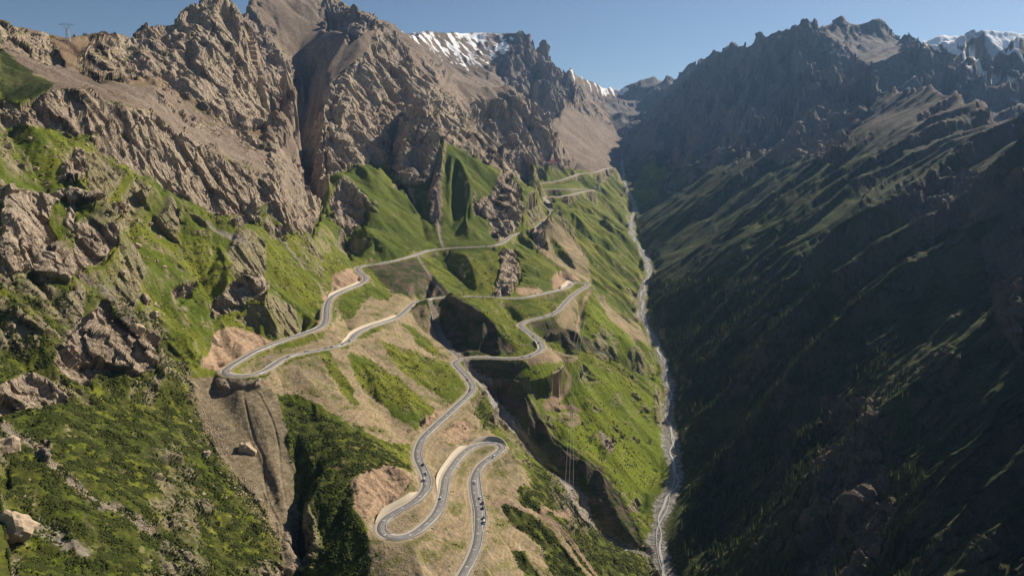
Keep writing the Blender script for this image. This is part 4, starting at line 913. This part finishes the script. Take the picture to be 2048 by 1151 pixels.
def boulder(u, v, px, asp, label, group=None, cat='boulder', k=None):
    P = pick(u, v)
    if P is None: return None
    d = P[1]*C_-P[2]*S_; r = px*d/F*.5; o = bpy.data.objects.new('boulder', RM[(k if k is not None else random.randrange(8))]); COL.objects.link(o)
    o.location = (P[0], P[1], P[2]-r*.05); o.scale = (r*1.05, r*1.0, r*asp); o.rotation_euler = (random.uniform(-.3, .3), random.uniform(-.3, .3), random.uniform(0, 6.3))
    return tag(o, label, cat, group)
BL = [(25,1062,84,1.15,'huge rounded pale boulder at the left edge near the bottom'),(10,905,66,1.2,'second big pale boulder on the left edge, above the huge rounded one'),
 (495,900,34,1.3,'upright shrub-topped rock standing alone on the grey scree cone'),(351,920,17,1.5,'upright pale block in the dark shrubs left of the scree cone'),(414,908,20,.9,'squat pale boulder near the stony gully beside the scree cone'),
 (252,413,23,.9,'big pale boulder high in the green basin, largest of the upper scatter'),(208,425,24,.7,'dark-faced flat boulder left of the highest big pale one'),(274,442,11,1.1,'small upright stone casting a shadow under two bigger boulders'),
 (318,475,13,.9,'lone round boulder with dark shadow at the centre of the basin'),(276,491,20,.7,'wide low boulder in the middle of the green basin'),(273,511,13,.9,'round boulder just below the wide low one'),
 (247,545,13,1.1,'pale egg-shaped boulder in the lower basin'),(291,601,21,1.6,'tall pale slab leaning in the grass above a broad boulder'),(307,630,24,1.0,'broad pale boulder directly below the tall slab'),
 (273,658,32,.8,'long dark-sided boulder at the edge of the pale outcrop'),(25,625,20,1.0,'rounded boulder near the left edge in the shrubs'),(28,656,22,1.0,'knobbly boulder below the rounded one near the left edge'),
 (12,668,16,1.0,'half-cut boulder at the left frame edge beside the knobbly one'),(62,586,11,.7,'flat little stone under the left cliff'),(157,580,8,1.0,'small round stone beside the foot of the left cliff'),
 (132,326,20,.7,'broad stone below the upper rock belt, biggest of its stone field'),(72,338,17,.8,'smooth pale stone on the high left meadow'),(186,275,15,.9,'pale stone tucked against the rock belt foot'),(514,767,22,1.2,'small white crag below the left hairpin edge'),
 (157,303,22,.9,'cluster-topping pale rock in the high meadow stone field'),(1285,1092,7,.8,'grey block beside the river mouth of the ravine')]
for q in BL: boulder(*q)
MED = [(314,522,8),(328,533,10),(226,448,11),(302,448,10),(309,608,11),(283,559,7),(318,561,7),(247,522,8),(264,475,7),(241,487,7),(295,515,6),(243,423,8),(313,646,8),(322,700,7),(330,675,8),(300,700,7),(315,612,8),(327,628,7),(268,640,7)]
for q in MED: boulder(*q, .85, 'small pale stone scattered in the green basin between the big boulders', 'small stones in the green basin')
MED2 = [(162,349,14),(174,290,9),(92,294,9),(144,361,14),(200,375,11),(59,278,14),(120,356,12),(205,366,7),(172,339,7),(70,360,9),(40,330,8),(190,395,8),(110,300,7),(230,345,6),(214,318,6),(150,325,10),(85,350,9)]
for q in MED2: boulder(*q, .85, 'small pale stone in the high left meadow under the rock belt', 'stones in the high left meadow')
MED3 = [(408,987,10),(427,972,6),(379,842,9),(273,763,9),(452,994,6),(398,990,6),(518,999,10),(480,989,7),(49,992,8),(23,880,12),(59,959,6),(327,1142,11),(337,836,5),(455,960,7),(470,975,6),(440,945,6),(385,960,6),(300,1120,8),(216,780,5)]
for q in MED3: boulder(*q, .9, 'small pale stone among the dark shrubs left of the scree cone', 'stones in the shrubs by the scree cone')
for k in range(150):
    u, v = random.uniform(5, 350), random.uniform(270, 720)
    if polyin(u, v) if 'polyin' in globals() else (v > 250+u*.55 and v < 900): boulder(u, v, random.uniform(2.5, 5.5), .8, 'little pale stone lying in the grass of the upper left slopes', 'little stones on the left slopes')
for k in range(60):
    u = random.uniform(760, 1180); v = random.uniform(800, 1140); boulder(u, v, random.uniform(1.5, 3.4), .8, 'little stone on the tan earth around the lower hairpins', 'little stones round the hairpins')
def strewn(path, n, spread, lo, hi_):
    idx = rng.integers(0, len(path), n); P = path[idx]+np.stack([rng.normal(0, spread, n), rng.normal(0, spread, n), np.zeros(n)], 1); P[:, 2] = interp_h(P[:, 0], P[:, 1]); return P, rng.uniform(lo, hi_, n)
tet = np.array([(1,0,0),(-.5,.87,0),(-.5,-.87,0),(0,0,1),(.3,.2,-.8)], float)
def scatter_mesh(name, P, r, base, faces, m, sz=(1, 1, 1), jit=.35, smooth_=False, upn=None):
    n = len(P); a = rng.uniform(0, 6.283, n); c, s = np.cos(a)[:, None], np.sin(a)[:, None]; B = base[None]*np.array(sz)*(1+rng.uniform(-jit, jit, (n, len(base), 3)))
    Vx = B[..., 0]*c-B[..., 1]*s; Vy = B[..., 0]*s+B[..., 1]*c; V = np.stack([Vx, Vy, B[..., 2]], -1)*np.asarray(r)[:, None, None]+P[:, None]
    Fq = (faces[None]+(np.arange(n)*len(base))[:, None, None]).reshape(-1, faces.shape[1]); return bigmesh(name, V.reshape(-1, 3), Fq, m, smooth_)
tf = np.array([(0,1,3),(1,2,3),(2,0,3),(1,0,4),(2,1,4),(0,2,4)])
SP = []; SR = []
for l in STREAMS[:2]:
    p = ground_line(l, 2.0); P, r = strewn(p, 1500, 2.4, .2, .75); SP.append(P); SR.append(r)
P, r = strewn(GULLY, 2200, 5.0, .25, .9) if 'GULLY' in globals() else (SP[0][:0], SR[0][:0]); SP.append(P); SR.append(r)
P, r = strewn(TRIB, 2500, 3.0, .3, 1.1); SP.append(P); SR.append(r); P, r = strewn(RIVER[:260], 6000, 6.5, .3, 1.0); SP.append(P); SR.append(r)
tag(scatter_mesh('rubble', np.vstack(SP), np.concatenate(SR), tet, tf, stone), 'grey rubble strewn along the gullies and the river bed', kind='stuff')
# ------------------------------------------------------------------ shrubs that carpet the lower slopes
rg = np.arange(nth)[:, None]*NROW+np.arange(NROW)[None]
area = (np.gradient(TH)[:, None]*R_)*np.abs(np.gradient(R_, axis=1))
def pick_verts(w, n):
    p = np.cumsum((w*area).ravel()); k = np.searchsorted(p, rng.uniform(0, p[-1], n)); P = V0.reshape(-1, 3)[np.minimum(k, len(V0.reshape(-1, 3))-1)].astype(float)
    return P
V0 = np.stack([X, Y, Zv], -1)
U_, V_ = proj(X, Y, Zv); inside = (U_ > -60) & (U_ < 2110) & (V_ > -20) & (V_ < 1230) & (R_ < 1500)
patch = sstep(-.05, .30, fbm2(X/11+40, Y/11, 3)+.35*fbm2(X/3.5, Y/3.5, 2)+.10)
okm = (1-rockv)*sstep(6, 10, dR)*sstep(4, 8, dT)*sstep(8, 16, dV)*sstep(2, 4, dK)*inside
zsh = sstep(.25, .85, box(box(zone['shrubg'], 5, 0), 5, 1)+mn*.7+n5*.3)
w1 = okm*zsh*patch*sstep(900, 500, R_)
w2 = okm*(zsh+.22*zone['grass']*sstep(-.1, .3, n30+mn))*patch*sstep(400, 900, R_)*sstep(1500, 1100, R_)
w3 = okm*(zone['grass']*.25+zone['grassd']*.5+zone['dirt']*.05)*sstep(.25, .6, fbm2(X/17+4, Y/17, 3)+.3*n5)
ang6 = np.arange(6)*math.pi/3
dome = np.array([(math.cos(q), math.sin(q), -.25) for q in ang6]+[(.72*math.cos(q+.5), .72*math.sin(q+.5), .55) for q in ang6]+[(0, 0, .85)])
df = np.array([(i, (i+1) % 6, 6+i) for i in range(6)]+[((i+1) % 6, 6+(i+1) % 6, 6+i) for i in range(6)]+[(6+i, 6+(i+1) % 6, 12) for i in range(6)])
leaf = mat('shrub_leaves', (.036, .046, .010), .9, 0, .6, .12, .1); leaf2 = mat('tussock_leaves', (.085, .105, .02), .9, 0, .45, .2, .1)
PA = pick_verts(w1, 60000); PB = pick_verts(w2, 16000); PC = pick_verts(w3, 30000)
tag(scatter_mesh('low_shrubs', np.vstack([PA, PB]), np.concatenate([rng.uniform(.25, .8, len(PA))**1.0+.55*(rng.random(len(PA)) < .1), rng.uniform(.4, 1.3, len(PB))]), dome, df, leaf, sz=(1.1, 1.1, .75), jit=.45), 'dark low juniper scrub carpeting the lower slopes', kind='stuff')
tag(scatter_mesh('tussocks', PC, rng.uniform(.25, .9, len(PC)), dome, df, leaf2, sz=(1, 1, .6)), 'green tussocks dotted over the meadows', kind='stuff')
# ------------------------------------------------------------------ spruces on the shaded bank
spruce = mat('spruce_needles', (.075, .090, .026), .9, 0, .35, .4, .1); bark = mat('spruce_bark', (.08, .055, .04), .95, 0, .2, 2)
def spruce_geo(seed, tiers=7, k=9):
    rs = np.random.default_rng(seed); V = []; Fc = []
    for t in range(tiers):
        z0 = .10+.80*t/tiers; r = (.21*(1-t/tiers)**.85+.02)*rs.uniform(.85, 1.12); zt = z0+1.9/tiers*.62; o = len(V); a0 = rs.uniform(0, 6)
        for i in range(2*k):
            q = a0+i*math.pi/k; rr = r*(rs.uniform(.85, 1.15) if i % 2 == 0 else rs.uniform(.45, .62)); V.append((rr*math.cos(q), rr*math.sin(q), z0-(.035 if i % 2 == 0 else -.01)))
        V.append((0, 0, min(zt, 1.0)))
        Fc += [(o+i, o+(i+1) % (2*k), o+2*k) for i in range(2*k)]
    return np.array(V), np.array(Fc)
GEO = [spruce_geo(s) for s in range(5)]
def mesh_of(name, V, Fc, m):
    me = bpy.data.meshes.new(name); me.from_pydata([tuple(map(float, p)) for p in V], [], [tuple(map(int, f)) for f in Fc]); me.update(); me.materials.append(m); return me
CM = [mesh_of('crown', V, Fc, spruce) for V, Fc in GEO]
tv = [(.018*math.cos(q)*(1-.5*h), .018*math.sin(q)*(1-.5*h), h*.45-.06) for h in (0, 1) for q in ang6]
TM = mesh_of('trunk', tv, [(i, (i+1) % 6, 6+(i+1) % 6, 6+i) for i in range(6)], bark)

dxr = X-np.interp(Y, RIVER[:, 1], RIVER[:, 0]).astype(np.float32)
wood = (rM > .5)*sstep(14, 30, dxr)*sstep(330, 190, dxr-40*fbm2(X/80, Y/80, 2))*(U_ > 1300)*(U_ < 1850)*(V_ > 560)*(V_ < 1180)*(1-.8*rockv)*sstep(-.25, .2, fbm2(X/30, Y/30, 3))*(R_ < 1900)
TP = pick_verts(wood.astype(np.float32), 5200); TD = np.hypot(TP[:, 0], TP[:, 1]); TH_ = rng.uniform(6.5, 13.5, len(TP)); tu, tvv = proj(*TP.T)
# only trees whose foot can be seen count as things; nearest first
order = np.argsort(TD); chosen = []; rest = []
for i in order:
    if len(chosen) < 290 and -20 < tu[i] < 2048 and tvv[i] < 1150:
        p = pick(tu[i], tvv[i]-4)
        if p is not None and abs(np.hypot(p[0], p[1])-TD[i]) < 40: chosen.append(i); continue
    rest.append(i)
for n_i, i in enumerate(chosen):
    o = empty('spruce_tree', TP[i]-np.array([0, 0, .3]), rng.uniform(0, 6.28)); h = TH_[i]; o.scale = (h*rng.uniform(.9, 1.2), h, h)
    c = bpy.data.objects.new('crown', CM[i % 5]); COL.objects.link(c); c.parent = o; t = bpy.data.objects.new('trunk', TM); COL.objects.link(t); t.parent = o
    tag(o, 'slender dark spruce standing on the shaded bank right of the river', 'tree', 'spruces on the shaded bank')
VV = []; FF = []; off = 0
for g in range(5):
    idx = [i for k, i in enumerate(rest) if k % 5 == g]
    if not idx: continue
    Vg, Fg = GEO[g]; P = TP[idx]; h = TH_[idx]; VV.append((Vg[None]*h[:, None, None]+P[:, None]-np.array([0, 0, .3])).reshape(-1, 3)); FF.append((Fg[None]+(np.arange(len(idx))*len(Vg))[:, None, None]).reshape(-1, 3)+off); off += len(idx)*len(Vg)
tag(bigmesh('spruce_wood', np.vstack(VV), np.vstack(FF), spruce), 'dark spruce wood covering the shaded bank', kind='stuff')
# ------------------------------------------------------------------ power line
steel = mat('pylon_steel', (.42, .43, .44), .5, .4, .1, 1); wirem = mat('wire', (.62, .60, .50), .45, .3, .05, 1)
def bars(segs, w):
    V = []; Fc = []
    for p, q in segs:
        p = np.array(p, float); q = np.array(q, float); t = q-p; t /= np.linalg.norm(t); x = np.cross(t, (0, 0, 1.0)); x = np.array([1., 0, 0]) if np.linalg.norm(x) < .1 else x/np.linalg.norm(x); y = np.cross(t, x); o = len(V)
        for c in (p, q):
            for (a_, b_) in ((-1,-1),(1,-1),(1,1),(-1,1)): V.append(c+(x*a_+y*b_)*w)
        Fc += [(o, o+1, o+5, o+4), (o+1, o+2, o+6, o+5), (o+2, o+3, o+7, o+6), (o+3, o, o+4, o+7), (o+3, o+2, o+1, o), (o+4, o+5, o+6, o+7)]
    return V, Fc
def lattice(P, h, label, rz=0, w=.22, kind='tower'):
    o = tag(empty('power_pylon', P, rz), label, 'pylon', 'pylons of the power line over the slopes')
    seg = []
    if kind == 'tower':
        lv = [0, .22, .42, .58, .70]; wd = [.13, .095, .07, .05, .04]
        for i in range(4):
            a0, a1, z0, z1 = wd[i]*h, wd[i+1]*h, lv[i]*h, lv[i+1]*h; c0 = [(-a0,-a0,z0),(a0,-a0,z0),(a0,a0,z0),(-a0,a0,z0)]; c1 = [(-a1,-a1,z1),(a1,-a1,z1),(a1,a1,z1),(-a1,a1,z1)]
            for k in range(4): seg += [(c0[k], c1[k]), (c0[k], c1[(k+1) % 4]), (c1[k], c1[(k+1) % 4])]
        top = []
        for sx in (-1, 1): top += [((sx*.04*h, 0, .70*h), (sx*.16*h, 0, .86*h)), ((sx*.16*h, 0, .86*h), (sx*.13*h, 0, h)), ((sx*.04*h, 0, .70*h), (sx*.10*h, 0, .86*h))]
        arm = [((-.36*h, 0, .88*h), (.36*h, 0, .88*h)), ((-.36*h, 0, .88*h), (-.16*h, 0, .93*h)), ((.36*h, 0, .88*h), (.16*h, 0, .93*h)), ((-.16*h, 0, .93*h), (.16*h, 0, .93*h))]
        seg += top
    else:
        for sx in (-1, 1): seg += [((sx*.13*h, 0, 0), (sx*.10*h, 0, h)), ((sx*.13*h, 0, .25*h), (-sx*.115*h, 0, .6*h)), ((sx*.115*h, 0, .6*h), (-sx*.105*h, 0, .85*h))]
        arm = [((-.24*h, 0, .86*h), (.24*h, 0, .86*h)), ((-.12*h, 0, .6*h), (.12*h, 0, .6*h))]
    V, Fc = bars(seg, w); link('frame', V, Fc, steel, o); V, Fc = bars(arm, w*1.1); link('cross_arm', V, Fc, steel, o)
    ax = .36*h if kind == 'tower' else .24*h; az = .88*h if kind == 'tower' else .86*h; 
    for q in (-1, 0, 1):
        V, Fc = bars([((q*ax, 0, az), (q*ax, 0, az-.07*h))], w*1.2); link('insulator', V, Fc, mat('insulator', (.5, .5, .5), .3), o)
   
    c, s = math.cos(rz), math.sin(rz); return [np.array(P)+np.array([q*ax*c, q*ax*s, az-.07*h]) for q in (-1, 0, 1)]
def onground(u, v, dz=0): P = pick(u, v); return P+np.array([0, 0, dz])
pyl = {}
Pk = onground(137, 84); lattice(Pk-np.array([0, 0, 1.5]), 36, 'lattice pylon standing against the sky on the left crags', .3, .2)
A_ = lattice(onground(1153, 716), 25, 'twin-pole pylon at the edge of the dark ravine beside the dirt clearing', .1, .22, 'pole')
B_ = lattice(onground(1143, 838), 14, 'short pylon on the dug earth patch of the green plateau', .1, .18, 'pole')
C2 = lattice(onground(1137, 1024), 21, 'pylon at the end of the side track on the shrubby ridge', .1, .2, 'pole')
D_ = lattice(onground(1197, 380), 46, 'far lattice pylon on the green rise under the upper roads', .5, .5)
E_ = [onground(1150+6*q, 1225, 9) for q in (-1, 0, 1)]
def wires(A, B, sag, r, label):
    for q in range(3):
        pts_ = [A[q]*(1-t)+B[q]*t-np.array([0, 0, sag*4*t*(1-t)]) for t in np.linspace(0, 1, 15)]
        V, Fc = bars(list(zip(pts_[:-1], pts_[1:])), r); tag(link('power_line', V, Fc, wirem), label[q], 'power line', 'wires of the power line')
for (a1, b1, sg, r, wh) in ((A_, B_, 4, .055, 'from the twin-pole pylon to the short pylon'), (B_, C2, 7, .055, 'from the short pylon down to the shrubby ridge'), (C2, E_, 4, .05, 'from the shrubby ridge out of the picture bottom'), (D_, A_, 55, .08, 'hanging from the far pylon over the upper meadows')):
    wires(a1, b1, sg, r, ['%s wire %s' % (w_, wh) for w_ in ('left-hand', 'middle', 'right-hand')])
# ------------------------------------------------------------------ buildings
def house(P, w, l, h, rz, wallc, roofc, label):
    o = tag(empty('house', P, rz), label, 'house', 'buildings at the road camp')
    V = [(x, y, z) for z in (-3, h) for (x, y) in ((-w/2,-l/2),(w/2,-l/2),(w/2,l/2),(-w/2,l/2))]+[(-w/2, 0, h*1.45), (w/2, 0, h*1.45)]
    link('wall', V, [(0,1,5,4),(1,2,6,9,5),(2,3,7,6),(3,0,4,8,7)], mat('wall_'+wallc[0], wallc[1], .9, 0, .05, .5), o)
    e = .5; R = [(-w/2-e,-l/2-e,h-.2),(w/2+e,-l/2-e,h-.2),(w/2+e,0,h*1.45+.15),(-w/2-e,0,h*1.45+.15),(w/2+e,l/2+e,h-.2),(-w/2-e,l/2+e,h-.2)]; R2 = [(x, y, z+.3) for x, y, z in R]
    link('roof', R+R2, [(0,1,2,3),(3,2,4,5),(6,9,8,7),(9,11,10,8),(0,6,7,1),(5,4,10,11),(0,3,9,6),(3,5,11,9),(1,7,8,2),(2,8,10,4)], mat('roof_'+roofc[0], roofc[1], .6, 0, .08, .5), o)
    n = max(2, int(w/4))
    for k in range(n):
        x = -w/2+w*(k+.5)/n; y = -l/2-.06; V = [(x-.7, y, 1.0), (x+.7, y, 1.0), (x+.7, y, h-.7), (x-.7, y, h-.7)]+[(x-.7, y+.2, 1.0), (x+.7, y+.2, 1.0), (x+.7, y+.2, h-.7), (x-.7, y+.2, h-.7)]
        link('window', V, [(0,1,2,3),(0,4,5,1),(1,5,6,2),(2,6,7,3),(3,7,4,0)], mat('window_glass', (.05, .06, .08), .2), o)
Wh = ('white', (.78, .74, .68)); Rd = ('red', (.55, .06, .05)); Wr = ('pale', (.7, .68, .64))
for (u, v, w, l, h, wc, rc, lb) in [(1099,327,14,9,6,Wh,Rd,'small white house with a red roof, left of the taller one'),(1105,327,13,9,9,Wh,Rd,'tallest white house with a red roof in the middle of the camp'),(1111,327,9,8,5,Wh,Rd,'lowest white house with a red roof, right of the tallest'),(1091,326,12,7,4,Wr,Wr,'long low pale shed left of the red-roofed houses')]:
    P = onground(u, v); house(P-np.array([0, 0, .5]), w, l, h, .15, wc, rc, lb)
P = onground(1251, 1101); tp = empty('tent', P, .5); tag(tp, 'tiny white tent with a teal flap on the green spur by the river', 'tent')
link('canopy', [(-2.2,-1.5,0),(2.2,-1.5,0),(2.2,1.5,0),(-2.2,1.5,0),(-2.2,0,2.2),(2.2,0,2.2)], [(0,1,5,4),(2,3,4,5),(1,2,5),(3,0,4)], mat('tent_canvas', (.8,.8,.78), .8), tp)
link('flap', [(2.25,-1.2,0),(2.25,1.2,0),(3.9,1.2,.9),(3.9,-1.2,.9)], [(0,1,2,3)], mat('teal_canvas', (.10,.42,.36), .8), tp)
print('everything', round(time.time()-T0, 1))
